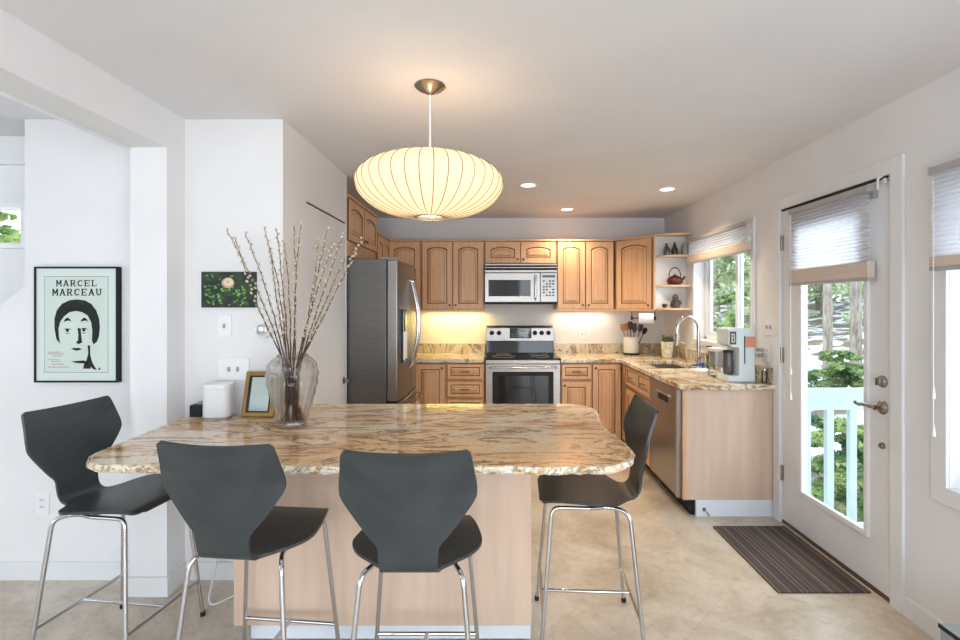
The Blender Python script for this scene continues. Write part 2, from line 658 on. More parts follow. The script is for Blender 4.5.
struct(cells([-3.0, -0.9, 1.2, 2.86], [0, 0.9, 2.0, ZC], lambda a, b: not (-0.9 < a < 1.2 and 0.9 < b < 2.0), -5.3, -5.2, 'x').build('wall_far_left', WALL))
struct(cells([-5.2, -4.6, -2.8, -1.5, -0.15, 0.7, 1.7, XR + 0.15], [0, 0.15, 0.7, 1.9, 2.25, ZC], lambda a, b: not ((-4.6 < a < -2.8 and 0.7 < b < 1.9) or ((-1.5 < a < -0.15 or 0.7 < a < 1.7) and 0.15 < b < 2.25)), -3.1, -3.0, 'y').build('wall_front', WALL))  # unseen wall; openings added and split to shape light and reflections
# baseboards
struct(MB().box(-3.9, -1.84, YP - 0.015, YP, 0, 0.095).build('baseboard_next_room', TRIM, bevel=0.003))
struct(MB().box(-1.84, XL + 0.012, 2.442, 2.457, 0, 0.095).box(XL, XL + 0.012, 2.457, YP, 0, 0.095).build('baseboard_jamb', TRIM))
struct(MB().box(XL + 0.012, XP, YP - 0.013, YP, 0, 0.095).build('baseboard_pantry', TRIM, bevel=0.003))
struct(MB().box(XR - 0.014, XR, -3.0, 2.30, 0, 0.095).build('baseboard_right', TRIM, bevel=0.003))

# ------------------------------------------------------------------ exterior door (door_1), local: x -> toward camera, front -> room
d1 = sthing('door_1', (XR, 3.285, 0), R(-90))
DW = 0.915
m = MB()
c = 0.075
m.box(-c, 0, -0.018, 0.0, 0, 2.09 + c).box(DW, DW + c, -0.018, 0.0, 0, 2.09 + c).box(0, DW, -0.018, 0.0, 2.09, 2.09 + c)
m.build('door_casing', TRIM, d1, bevel=0.004)
MB().box(0.0, DW, 0.0, 0.10, 0.0, 0.018).build('threshold', BRONZE, d1)
m = cells([0.006, 0.175, 0.785, 0.909], [0.022, 0.26, 2.0, 2.078], lambda a, b: not (0.175 < a < 0.785 and 0.26 < b < 2.0), 0.005, 0.05, 'y')
# stiles: hinge side wide, latch side wide
m = cells([0.006, 0.19, 0.735, 0.909], [0.022, 0.265, 1.97, 2.076], lambda a, b: not (0.19 < a < 0.735 and 0.265 < b < 1.97), 0.005, 0.05, 'y')
leafd = m.build('door_leaf', TRIM, d1)
m = cells([0.18, 0.220, 0.735, 0.765], [0.255, 0.288, 1.94, 1.98], lambda a, b: not (0.220 < a < 0.735 and 0.288 < b < 1.94), -0.010, 0.02, 'y')
m.build('glazing_frame', TRIM, leafd, bevel=0.006)
MB().box(0.215, 0.738, 0.012, 0.018, 0.284, 1.943).build('glass', PANE, leafd)
for z in (0.285, 1.07, 1.82):
    MB().tube([(0.003, -0.004, z), (0.003, -0.004, z + 0.10)], 0.008).box(-0.02, 0.02, -0.006, 0.001, z, z + 0.1).build('hinge', NICKEL, d1, smooth=40)
# lever
h = MB().lathe([(0.034, 0), (0.034, 0.006), (0.026, 0.014), (0.014, 0.02), (0.012, 0.045)], 20)
h.v = [(x, -z, y) for x, y, z in h.v]
h.f = [f[::-1] for f in h.f]
h.tube(rounded([(0, -0.04, 0), (-0.02, -0.052, 0.002), (-0.06, -0.055, 0.006), (-0.10, -0.05, -0.004), (-0.125, -0.048, 0.004)], 0.02), [0.010] * 24 + [0.006] if False else 0.009, 8)
h.v = [(x + 0.848, y + 0.005, z + 0.945) for x, y, z in h.v]
h.build('handle', NICKEL, leafd, smooth=40)
for z, rr, nm in ((1.075, 0.030, 'deadbolt'), (0.755, 0.016, 'floor_bolt')):
    h = MB().lathe([(rr, 0), (rr, 0.008), (rr * 0.75, 0.016), (0.001, 0.018)], 20)
    h.v = [(x + 0.848, -zz + 0.005, y + z) for x, y, zz in h.v]
    h.f = [f[::-1] for f in h.f]
    if nm == 'deadbolt':
        h.box(0.842, 0.854, -0.03, -0.01, z - 0.018, z + 0.018)
    h.build(nm, NICKEL, leafd, smooth=40)
# door top closer arm hook
h = MB().box(0.03, 0.895, -0.022, -0.005, 2.076, 2.086)
h.build('weather_strip', DARK, d1)
h = MB().tube(rounded([(0.885, -0.03, 2.085), (0.885, -0.05, 2.075), (0.885, -0.05, 2.02)], 0.01), 0.005).box(0.875, 0.895, -0.02, -0.016, 2.05, 2.10)
h.build('hook', WPLAS, d1, smooth=40)


# ------------------------------------------------------------------ windows
def window(name, y0, y1, z0, z1, mull, casing=0.07):
    wd = y1 - y0
    r = sthing(name, (XR, y1, 0), R(-90))
    m = cells([-casing, 0, wd, wd + casing], [z0 - casing, z0, z1, z1 + casing * 0.7], lambda a, b: not (0 < a < wd and z0 < b < z1), -0.016, 0.0, 'y')
    m.build('window_casing', TRIM, r, bevel=0.003)
    m = MB()
    f = 0.035
    xs = [0.0] + [q for q in mull] + [wd]
    m.box(0, wd, 0.09, 0.15, z0, z0 + f).box(0, wd, 0.09, 0.15, z1 - f, z1).box(0, f, 0.09, 0.15, z0, z1).box(wd - f, wd, 0.09, 0.15, z0, z1)
    m.build('window_frame', VINYL, r, bevel=0.003)
    for k in range(len(xs) - 1):
        a, b = xs[k] + (f if k == 0 else -0.025), xs[k + 1] - (f if k == len(xs) - 2 else -0.025)
        yo = 0.125 if k % 2 == 0 else 0.105
        s = cells([a, a + 0.04, b - 0.04, b], [z0 + f, z0 + f + 0.04, z1 - f - 0.04, z1 - f], lambda p, q: not (a + 0.04 < p < b - 0.04 and z0 + f + 0.04 < q < z1 - f - 0.04), yo - 0.012, yo + 0.012, 'y').build('sash', VINYL, r)
        MB().box(a + 0.04, b - 0.04, yo - 0.003, yo + 0.003, z0 + f + 0.04, z1 - f - 0.04).build('pane', PANE, s)
    return r


window('window_1', *SINKW, [0.62], 0.048)
window('window_2', *SIDEW, [0.52], 0.075)


def blind(name, label, y0, y1, x, ztop, zband, zbot, group='cellular window shades'):
    wd = y1 - y0
    r = thing(name, label, 'window shade', (x, y1, zbot), R(-90), group)
    n = max(4, int((ztop - 0.03 - zband) / 0.019))
    prof = []
    hh = (ztop - 0.03 - zband) / n
    for k in range(n + 1):
        prof.append((-0.012, zband + k * hh))
        if k < n:
            prof.append((0.0, zband + (k + 0.5) * hh))
    vs = []
    for (y, z) in prof:
        vs += [(0.004, y, z - zbot), (wd - 0.004, y, z - zbot)]
    fs = [(2 * k, 2 * k + 1, 2 * k + 3, 2 * k + 2) for k in range(len(prof) - 1)]
    mb = MB().add(vs, fs)
    vs2 = []
    for (y, z) in prof:
        vs2 += [(0.004, 0.012 - y, z - zbot), (wd - 0.004, 0.012 - y, z - zbot)]
        mb.build('pleated_fabric', SHADE_W, r)
    hr = ztop - zbot
    MB().box(0, wd, -0.018, 0.022, hr - 0.03, hr).box(-0.004, 0, -0.02, 0.024, hr - 0.034, hr + 0.003).box(wd, wd + 0.004, -0.02, 0.024, hr - 0.034, hr + 0.003).build('headrail', HEADR, r, bevel=0.002)
    # stacked fabric at the bottom
    mb = MB()
    nb = max(3, int((zband - zbot - 0.02) / 0.014))
    ring = []
    for k in range(nb + 1):
        z = 0.018 + (zband - zbot - 0.018) * k / nb
        ring.append((-0.016, z))
        if k < nb:
            ring.append((-0.018, z + 0.006))
    ring2 = [(0.02, z) for y, z in reversed(ring)]
    allr = ring + ring2
    mb.loft([[(0.002, y, z) for y, z in allr], [(wd - 0.002, y, z) for y, z in allr]])
    mb.build('bottom_band', SHADE_B, r)
    MB().box(0, wd, -0.018, 0.022, 0, 0.018).build('bottom_rail', HEADR, r, bevel=0.003)
    return r, wd


def cord(parent, x, ztop, zbot, y=-0.024):
    MB().tube([(x, y, ztop), (x, y, zbot + 0.05)], 0.0018, 6).lathe([(0.002, 0.05), (0.006, 0.03), (0.009, 0.0)], 10, (x, y, zbot)).lathe([(0.002, 0.05), (0.006, 0.03), (0.008, 0.0)], 10, (x, y, zbot + 0.16)).build('pull_cord', WPLAS, parent, smooth=40)


r, wd = blind('window_shade', 'white pleated shade with beige band on the glazed exterior door', 2.466, 3.125, XR - 0.032, 2.062, 1.675, 1.578)
cord(r, 0.03, 0.45, -0.72)
MB().box(wd - 0.06, wd, 0.012, 0.05, 0.42, 0.48).build('bracket', GREYP, r)
r, wd = blind('window_shade', 'white pleated shade raised above the window over the sink', 3.63, 4.735, XR - 0.045, 2.085, 1.93, 1.85)
r, wd = blind('window_shade', 'white pleated shade in the window at the right edge', 1.00, 2.105, XR - 0.045, 2.045, 1.66, 1.60)
cord(r, 0.03, 0.40, -0.70)

# ------------------------------------------------------------------ pantry door (door_2), faces +X
d2 = sthing('door_2', (-1.155, 2.93, 0), R(90))
MB().box(0.003, 0.770, -0.030, 0.0, 0.01, 2.066).build('door_leaf', TRIM, d2)
MB().box(0.0, 0.775, -0.028, 0.0, 2.069, 2.077).build('top_gap_shade', DARK, d2)  # dark strip standing in for the shadow above the door leaf
h = MB().lathe([(0.027, 0), (0.027, 0.006), (0.012, 0.012), (0.010, 0.05)], 16)
h.v = [(x, -z, y) for x, y, z in h.v]
h.f = [f[::-1] for f in h.f]
h.tube([(0, -0.045, 0), (0.0, -0.055, 0), (-0.03, -0.058, 0), (-0.08, -0.055, 0.0)], 0.008)
h.v = [(x + 0.735, y - 0.03, z + 0.89) for x, y, z in h.v]
h.build('handle', NICKEL, d2, smooth=40)


# ------------------------------------------------------------------ cabinets
def panel_door(w, hh, arch, t=0.02, st=0.055, n=14):
    """raised panel slab, local x 0..w, front at y=-t, z 0..hh"""
    def loop(ins, y, ar):
        pts = [(ins, y, ins), (w - ins, y, ins)]
        top = hh - ins
        for i in range(n + 1):
            u = 1 - 2 * i / n
            x = w / 2 + u * (w / 2 - ins)
            z = top - ar * (1 - math.cos(u * PI / 2) ** 0.8 if abs(u) < 1 else 1)
            pts.append((x, y, z))
        return pts
    a = arch
    L = [loop(0.0, 0, 0), loop(0.0, -t + 0.003, 0), loop(0.003, -t, 0), loop(st, -t, a), loop(st + 0.004, -t + 0.008, a), loop(st + 0.010, -t + 0.008, a),
         loop(st + 0.030, -t + 0.001, a), loop(st + 0.0335, -t + 0.001, a), loop(st + 0.037, -t, a)]
    mb = MB()
    k = len(L[0])
    for q in range(len(L) - 1):
        o = len(mb.v)
        mb.add(L[q] + L[q + 1], [(i, (i + 1) % k, k + (i + 1) % k, k + i) for i in range(k)], 1 if q in (0, 1, 3, 4, 6) else 0)  # grooves glazed; outer edges also coloured dark to draw the shaded gaps
    mb.add(L[-1], [tuple(range(k))], 0)
    mb.add(L[0], [tuple(range(k))[::-1]], 0)
    return mb


def add_front(root, x0, x1, z0, z1, kind, knob=None, y=0.0):
    g = 0.003
    w, hh = x1 - x0 - 2 * g, z1 - z0 - 2 * g
    if kind == 'drawer':
        mb = panel_door(w, hh, 0, st=0.032 if hh < 0.2 else 0.04)
        # flat field for low fronts
        o = mb.build('drawer', [CAB, CABD], root, (x0 + g, y, z0 + g))
        cx, cz = w / 2, hh / 2
        p = rounded([(cx - 0.042, -0.019, cz), (cx - 0.038, -0.04, cz), (cx, -0.046, cz + 0.003), (cx + 0.038, -0.04, cz), (cx + 0.042, -0.019, cz)], 0.012)
        MB().tube(p, 0.0055, 8).build('handle', BRONZE, o, smooth=50)
    else:
        mb = panel_door(w, hh, 0.030 * min(1, w / 0.3) if kind == 'arch' else 0)
        o = mb.build('door', [CAB, CABD], root, (x0 + g, y, z0 + g))
        kx, kz = knob
        kx = 0.028 if kx == 'l' else w - 0.028
        kz = 0.04 if kz == 'b' else hh - 0.04
        h = MB().lathe([(0.006, 0), (0.006, 0.012), (0.014, 0.018), (0.014, 0.024), (0.001, 0.028)], 12)
        h.v = [(x + kx, -z - 0.019, yy + kz) for x, yy, z in h.v]
        h.f = [f[::-1] for f in h.f]
        h.build('knob', BRONZE, o, smooth=40)
    return o


def cabinet(name, label, loc, rz, w, d, z0, z1, fronts, group, toe=0.0, side=None, rail=True):
    r = thing(name, label, 'cabinet', (loc[0], loc[1], z0), rz, group)
    h = z1 - z0
    m = MB()
    if toe:
        m.box(0, w, 0, d, toe, h)
        m.box(0.0, w, 0.07, d, 0, toe, 1)
    else:
        m.box(0, w, 0, d, 0, h)
        m.box(-0.0, w, -0.028, 0.02, h - 0.018, h)
        if rail:
            m.box(0, w, -0.02, 0.0, -0.012, 0.006)
    m.build('cabinet_body', [CAB, DARK], r, bevel=0.0015)
    for f in fronts:
        add_front(r, *f)
    return r


UG = 'wall cabinets in glazed maple'
UZ0, UZ1, UY = 1.405, 2.155, 5.24
uh = UZ1 - UZ0
cabinet('wall_cabinet', 'maple two-door wall cabinet left of the microwave', (-0.775, UY), 0, 0.67, 0.30, UZ0, UZ1,
        [(0.005, 0.335, 0.005, uh - 0.02, 'arch', ('r', 'b')), (0.335, 0.665, 0.005, uh - 0.02, 'arch', ('l', 'b'))], UG)
cabinet('wall_cabinet', 'short maple two-door cabinet directly above the microwave', (-0.10, UY), 0, 0.765, 0.30, 1.895, UZ1,
        [(0.005, 0.382, 0.002, 0.24, 'arch', ('r', 'b')), (0.382, 0.76, 0.002, 0.24, 'arch', ('l', 'b'))], UG, rail=False)
cabinet('wall_cabinet', 'maple two-door wall cabinet right of the microwave', (0.67, UY), 0, 0.61, 0.30, UZ0, UZ1,
        [(0.005, 0.305, 0.005, uh - 0.02, 'arch', ('r', 'b')), (0.305, 0.605, 0.005, uh - 0.02, 'arch', ('l', 'b'))], UG)
cabinet('wall_cabinet', 'maple single-door cabinet in the back left corner behind the fridge', (-1.13, UY), 0, 0.35, 0.30, UZ0, UZ1,
        [(0.005, 0.345, 0.005, uh - 0.02, 'arch', ('l', 'b'))], UG)
# left wall, facing +X
cabinet('wall_cabinet', 'narrow maple cabinet on the left wall beyond the fridge', (-1.13, 4.668), R(90), 0.565, 0.42, UZ0, UZ1,
        [(0.005, 0.282, 0.005, uh - 0.02, 'arch', ('r', 'b')), (0.282, 0.56, 0.005, uh - 0.02, 'arch', ('l', 'b'))], UG)
cabinet('wall_cabinet', 'tall-set maple two-door cabinet above the fridge', (-1.13, 3.74), R(90), 0.922, 0.42, 1.835, 2.30,
        [(0.005, 0.461, 0.115, 0.445, 'arch', ('r', 'b')), (0.461, 0.917, 0.115, 0.445, 'arch', ('l', 'b'))], UG, rail=False)
# diagonal corner cabinet
r = thing('wall_cabinet', 'maple diagonal corner cabinet beside the open shelves', 'cabinet', (1.30, UY, UZ0), R(-45), UG)
L = 0.445
inv = Matrix.Rotation(R(45), 2)
wp = [(1.30, UY), (1.30 + L * 0.7071, UY - L * 0.7071), (XR, UY - L * 0.7071), (XR, YB), (1.30, YB)]
lp = [tuple(inv @ (Vector(p) - Vector((1.30, UY)))) for p in wp]
MB().prism(lp, 0, uh).box(0, L, -0.028, 0.02, uh - 0.018, uh).box(0, L, -0.02, 0, -0.012, 0.006).build('cabinet_body', CAB, r, bevel=0.0015)
add_front(r, 0.02, L - 0.02, 0.005, uh - 0.02, 'arch', ('r', 'b'))
YS = UY - L * 0.7071      # 4.925
XS = 1.30 + L * 0.7071    # 1.615
# open corner shelves
r = thing('corner_shelf', 'open quarter-round maple corner shelves by the sink window', 'shelf', (XS, YS, UZ0))
W_, D_ = XR - XS, 0.172
q = [(0, 0), (W_, 0), (W_, -D_)] + [(W_ - (W_ - 0.01) * math.sin(R(a)), -D_ * math.cos(R(a)) * 1.0) for a in range(10, 90, 8)] + [(0, -0.035)]
for z in (0.0, 0.228, 0.522, 0.735):
    MB().prism([(x, y - 0.002) for x, y in q], z, z + 0.02).build('shelf_board', MAPLE, r, bevel=0.002)
MB().box(0.0, W_ - 0.002, -0.0018, 0.0, 0.02, 0.735).build('back_panel', TRIM, r)
MB().box(-0.018, 0.0, -0.03, -0.0, 0.0, 0.75).build('side_stile', MAPLE, r)

# ------------------------------------------------------------------ base cabinets
BG = 'base cabinets in glazed maple'
BY, BZ = 4.95, 0.875
kh = 0.10
cabinet('base_cabinet', 'maple base cabinet with one tall door next to the fridge', (-0.80, BY), 0, 0.315, 0.595, 0, BZ,
        [(0.005, 0.31, kh + 0.01, BZ - 0.01, 'door', ('r', 't'))], BG, toe=kh)
cabinet('base_cabinet', 'maple base cabinet with four drawers left of the range', (-0.483, BY), 0, 0.385, 0.595, 0, BZ,
        [(0.01, 0.375, z0, z1, 'drawer') for z0, z1 in ((0.705, 0.865), (0.525, 0.69), (0.34, 0.51), (0.11, 0.325))], BG, toe=kh)
cabinet('base_cabinet', 'maple base cabinet with drawer over door right of the range', (0.675, BY), 0, 0.31, 0.595, 0, BZ,
        [(0.005, 0.305, 0.705, 0.865, 'drawer'), (0.005, 0.305, kh + 0.01, 0.69, 'door', ('l', 't'))], BG, toe=kh)
cabinet('base_cabinet', 'maple base cabinet with full-height door in the right corner', (0.985, BY), 0, 0.30, 0.595, 0, BZ,
        [(0.005, 0.295, kh + 0.01, BZ - 0.01, 'door', ('l', 't'))], BG, toe=kh)
MB().box(-1.55, -0.803, BY + 0.02, YB - 0.005, 0.0, BZ).box(1.285, 1.31, BY - 0.0, BY + 0.02, 0.0, BZ)
# right run, facing -X
XF = 1.305
cabinet('base_cabinet', 'narrow maple filler cabinet in the inside corner of the right run', (XF, BY - 0.003), R(-90), 0.165, 0.60, 0, BZ,
        [(0.03, 0.16, kh + 0.01, BZ - 0.01, 'door', ('l', 't'))], BG, toe=kh)
cabinet('base_cabinet', 'maple sink base cabinet with two false drawers beside the dishwasher', (XF, 4.78), R(-90), 0.755, 0.60, 0, BZ - 0.21,
        [(0.01, 0.378, kh + 0.01, 0.655, 'door', ('r', 't')), (0.378, 0.745, kh + 0.01, 0.655, 'door', ('l', 't'))], BG, toe=kh)
sb = [o for o in col.objects if o.get('label', '').startswith('maple sink base')][0]
MB().box(0, 0.755, 0, 0.02, BZ - 0.21, BZ).build('front_rail', CAB, sb)
for a, b in ((0.01, 0.378), (0.378, 0.745)):
    add_front(sb, a, b, 0.68, 0.865, 'drawer')
# end panel
r = thing('end_panel', 'pale maple end panel closing the sink counter run beside the door', 'cabinet panel', (XF, 3.372, 0))
MB().box(0.0, XR - XF - 0.004, 0, 0.02, 0.114, BZ).build('panel', PANEL, r)
MB().box(-0.004, 0.018, -0.003, 0.024, 0.114, BZ).build('edge_strip', CAB, r)
MB().box(0.085, XR - XF - 0.004, 0.0, 0.018, 0, 0.114).build('kick_board', KICK, r)
h = MB().tube(rounded([(0.14, 0.0, 0.045), (0.14, -0.02, 0.045), (0.155, -0.03, 0.03), (0.165, -0.03, 0.012)], 0.01), 0.004).lathe([(0.001, 0), (0.012, 0.001), (0.012, 0.004), (0.001, 0.005)], 12, (0.14, 0, 0))
h = MB().tube(rounded([(0.14, 0.0, 0.048), (0.142, -0.02, 0.046), (0.158, -0.026, 0.028), (0.166, -0.026, 0.014)], 0.01), 0.004).box(0.130, 0.150, -0.004, 0.0, 0.038, 0.060)
h.build('hook', NICKEL, r, smooth=40)

# dishwasher
r = thing('dishwasher', 'stainless steel dishwasher at the near end of the sink run', 'dishwasher', (XF, 4.015, 0), R(-90))
MB().box(0.005, 0.615, 0.0, 0.57, 0.10, 0.87).box(0.005, 0.615, 0.06, 0.5, 0.0, 0.10).build('body', BLACK, r)
d = MB().box(0.010, 0.610, -0.028, 0.0, 0.115, 0.865).build('door', STEEL, r, bevel=0.004)
MB().box(0.20, 0.42, -0.030, -0.0275, 0.735, 0.785).build('handle_recess', DARK, d)
MB().tube([(0.19, -0.034, 0.79), (0.43, -0.034, 0.79)], 0.007).build('handle', CHROME, d, smooth=40)
MB().box(0.577, 0.610, -0.031, -0.026, 0.115, 0.865).build('edge_trim', GREYP, d)

# ------------------------------------------------------------------ worktops
ZT = 0.914
r = thing('granite_worktop', 'granite worktop with backsplash between fridge and range', 'worktop', (-0.8, 5.2, BZ))
r_x, r_y = -0.8, 5.2
MB().box(-1.55 - r_x, -0.098 - r_x, 4.915 - r_y, YB - 0.002 - r_y, 0.0, ZT - BZ).build('slab', GRANK, r, bevel=0.005)
MB().box(-1.55 - r_x, -0.098 - r_x, YB - 0.025 - r_y, YB - 0.002 - r_y, ZT - BZ, 0.145).build('backsplash', GRANB, r, bevel=0.002)
r = thing('granite_worktop', 'L-shaped granite worktop around the sink and corner', 'worktop', (1.6, 4.8, BZ))
sx, sy = (1.41, 1.76), (4.19, 4.775)
us = [0.672, 1.262, sx[0], sx[1], XR - 0.002]
vs = [3.335, sy[0], sy[1], 4.915, YB - 0.002]


def inside(a, b):
    if a < us[1]:
        return b > vs[3]
    if sx[0] < a < sx[1] and sy[0] < b < sy[1]:
        return False
    return True


mb = cells([u - 1.6 for u in us], [v - 4.8 for v in vs], lambda a, b: inside(a + 1.6, b + 4.8), 0.0, ZT - BZ, 'z')
mb.build('slab', GRANK, r, bevel=0.005)
m = MB().box(0.672 - 1.6, XR - 0.002 - 1.6, YB - 0.025 - 4.8, YB - 0.002 - 4.8, 0.039, 0.145)
m.box(XR - 0.024 - 1.6, XR - 0.002 - 1.6, 3.36 - 4.8, YB - 0.025 - 4.8, 0.039, 0.145)
m.build('backsplash', GRANB, r, bevel=0.002)
# sink
r = thing('sink', 'undermount stainless steel sink set into the right worktop', 'sink', (1.585, 4.4825, 0.715))
hw, hd = 0.175, 0.2925
m = MB()
m.box(-hw, hw, -hd, hd, 0, 0.004).box(-hw, -hw + 0.004, -hd, hd, 0, 0.16).box(hw - 0.004, hw, -hd, hd, 0, 0.16).box(-hw, hw, -hd, -hd + 0.004, 0, 0.16).box(-hw, hw, hd - 0.004, hd, 0, 0.16)
m.build('basin', STEEL, r)
MB().lathe([(0.04, 0.004), (0.04, 0.008), (0.001, 0.006)], 20).build('drain', CHROME, r, smooth=40)

# faucet
r = thing('faucet', 'tall chrome gooseneck faucet behind the sink', 'faucet', (1.82, 4.36, ZT))
MB().lathe([(0.026, 0), (0.026, 0.01), (0.019, 0.02), (0.019, 0.10), (0.015, 0.11)], 20).build('base', CHROME, r, smooth=40)
pts = [(0, 0, 0.10), (0, 0, 0.31)] + [(-0.095 + 0.095 * math.cos(R(a)), 0, 0.33 + 0.105 * math.sin(R(a))) for a in range(0, 181, 15)] + [(-0.19, 0, 0.28)]
MB().tube(pts, 0.0165, 12).build('spout', CHROME, r, smooth=50)
MB().tube([(-0.19, 0, 0.285), (-0.19, 0, 0.25), (-0.192, 0, 0.19)], [0.018, 0.021, 0.022], 12).build('spray_head', STEEL, r, smooth=40)
MB().tube([(0, -0.018, 0.07), (0.0, -0.05, 0.075), (-0.01, -0.10, 0.095)], [0.012, 0.009, 0.006], 10).build('lever', CHROME, r, smooth=40)
r = thing('filter_tap', 'small brass filtered-water tap beside the gooseneck faucet', 'tap', (1.80, 4.60, ZT))
MB().lathe([(0.018, 0), (0.018, 0.008), (0.009, 0.014), (0.009, 0.05)], 14).build('base', BRASS, r, smooth=40)
MB().tube(rounded([(0, 0, 0.04), (0, 0, 0.17), (-0.05, 0, 0.20), (-0.09, 0, 0.16)], 0.03), 0.006).build('spout', BRASS, r, smooth=40)
MB().tube([(0, -0.005, 0.045), (0, -0.045, 0.055)], 0.005).build('lever', BRASS, r, smooth=40)

# ------------------------------------------------------------------ range
r = thing('range', 'stainless steel electric range with black glass cooktop', 'range', (0.29, 4.925, 0))
MB().box(-0.379, 0.379, 0.03, 0.61, 0.02, 0.90).box(-0.379, 0.379, 0.08, 0.6, 0, 0.02).build('body', BLACK, r)
ct = MB().box(-0.381, 0.381, -0.01, 0.56, 0.902, 0.922).build('cooktop', BLACKGL, r, bevel=0.006)
for x, y, rr in ((-0.19, 0.15, 0.115), (0.19, 0.15, 0.09), (-0.19, 0.41, 0.08), (0.19, 0.41, 0.10)):
    MB().tube([(x + rr * math.cos(2 * PI * i / 32), y + rr * math.sin(2 * PI * i / 32), 0.9222) for i in range(32)], 0.0012, 4, closed=True).build('burner_ring', GREYP, ct)
MB().box(-0.375, 0.375, -0.008, 0.03, 0.865, 0.902).build('front_trim', STEEL, r, bevel=0.004)
m = cells([-0.375, -0.305, 0.305, 0.375], [0.205, 0.31, 0.785, 0.86], lambda a, b: not (-0.305 < a < 0.305 and 0.31 < b < 0.785), -0.015, 0.03, 'y')
od = m.build('oven_door', STEEL, r, bevel=0.003)
MB().box(-0.305, 0.305, -0.012, 0.0, 0.31, 0.785).build('door_surround', BLACK, od)
MB().box(-0.245, 0.255, -0.0135, -0.012, 0.37, 0.745).build('oven_window', BLACKGL, od)
MB().tube(rounded([(-0.33, -0.01, 0.825), (-0.33, -0.055, 0.83), (0.33, -0.055, 0.83), (0.33, -0.01, 0.825)], 0.02), 0.012, 10).build('handle', CHROME, od, smooth=50)
MB().box(-0.375, 0.375, -0.01, 0.03, 0.045, 0.195).build('storage_drawer', STEEL, r, bevel=0.003)
# backguard
m = MB().prism([(0.54, 0.92), (0.56, 1.04), (0.60, 1.04), (0.62, 0.92)], 0, 1)
vsb = []
prof = [(0.535, 0.922), (0.545, 1.06), (0.62, 1.06), (0.62, 0.922)]
MB().loft([[(-0.375, y, z) for y, z in prof], [(0.375, y, z) for y, z in prof]][::-1]).build('backguard_base', BLACKGL, r, bevel=0.003)
prof = [(0.515, 1.055), (0.52, 1.20), (0.545, 1.225), (0.62, 1.225), (0.62, 1.055)]
bg_ = MB().loft([[(-0.38, y, z) for y, z in prof], [(0.38, y, z) for y, z in prof]][::-1]).build('control_panel', STEEL, r, bevel=0.004)
MB().box(-0.115, 0.125, 0.508, 0.52, 1.085, 1.20).build('display', BLACKGL, bg_, bevel=0.003)
MB().box(-0.03, 0.05, 0.5065, 0.508, 1.155, 1.18).build('clock_digits', CLOCKD, bg_)
m = MB()
for i in range(6):
    for j in range(2):
        m.box(-0.095 + i * 0.035, -0.08 + i * 0.035, 0.5068, 0.508, 1.10 + j * 0.022, 1.11 + j * 0.022)
m.build('touch_buttons', GREYP, bg_)
for x in (-0.315, -0.235, 0.165, 0.24, 0.315):
    h = MB().lathe([(0.026, 0), (0.024, 0.02), (0.012, 0.03), (0.001, 0.031)], 16)
    h.v = [(a + x, 0.520 - c_, b + 1.145) for a, b, c_ in h.v]
    h.f = [f[::-1] for f in h.f]
    h.box(x - 0.004, x + 0.004, 0.482, 0.495, 1.125, 1.165)
    h.build('knob', BLACK, bg_, smooth=40)

# microwave
r = thing('microwave', 'stainless over-the-range microwave under the short cabinet', 'microwave', (0.283, 5.14, 1.462))
MB().box(-0.379, 0.379, 0.02, 0.405, 0.0, 0.425).build('body', BLACK, r)
for z0, z1 in ((0.409, 0.425), (0.380, 0.392), (0.334, 0.360)):
    MB().box(-0.381, 0.381, 0.0, 0.03, z0, z1).build('vent_slat', STEEL, r, bevel=0.003)
m = cells([-0.378, -0.34, 0.10, 0.20], [0.025, 0.085, 0.255, 0.328], lambda a, b: not (-0.34 < a < 0.10 and 0.085 < b < 0.255), -0.005, 0.02, 'y')
md = m.build('door', STEEL, r, bevel=0.002)
MB().box(-0.34, 0.10, -0.003, 0.02, 0.085, 0.255).build('door_window', BLACKGL, md)
MB().tube(rounded([(0.15, 0, 0.05), (0.15, -0.04, 0.055), (0.15, -0.045, 0.30), (0.15, 0, 0.305)], 0.02), 0.010, 10).build('handle', CHROME, md, smooth=50)
cp = MB().box(0.205, 0.378, -0.005, 0.02, 0.025, 0.328).build('control_panel', STEEL, r, bevel=0.003)
MB().box(0.225, 0.355, -0.007, -0.004, 0.28, 0.305).build('display', BLACKGL, cp)
m = MB()
for i in range(4):
    for j in range(6):
        m.box(0.227 + i * 0.033, 0.249 + i * 0.033, -0.0065, -0.004, 0.087 + j * 0.030, 0.102 + j * 0.030, 1 if (i * 3 + j) % 4 == 0 else 0)
m.build('keypad', [BLACK, GREYP], cp)

# ------------------------------------------------------------------ fridge (faces +X)
r = thing('refrigerator', 'large stainless french-door refrigerator against the left wall', 'refrigerator', (-0.73, 4.205, 0), R(90))
MB().box(-0.45, 0.45, 0.095, 0.80, 0.03, 1.808).build('body', STEELD, r, bevel=0.004)
MB().box(-0.44, 0.44, 0.08, 0.12, 0.0, 0.10).build('toe_grille', BLACK, r)


def bowed(x0, x1, z0, z1, y1=0.088, bow=0.028, W=0.45, n=12):
    rings = []
    front = []
    for i in range(n + 1):
        x = x0 + (x1 - x0) * i / n
        front.append((x, -bow * (1 - (x / W) ** 2) + 0.012))
    poly = front + [(x1, y1), (x0, y1)]
    return MB().prism(poly, z0, z1)


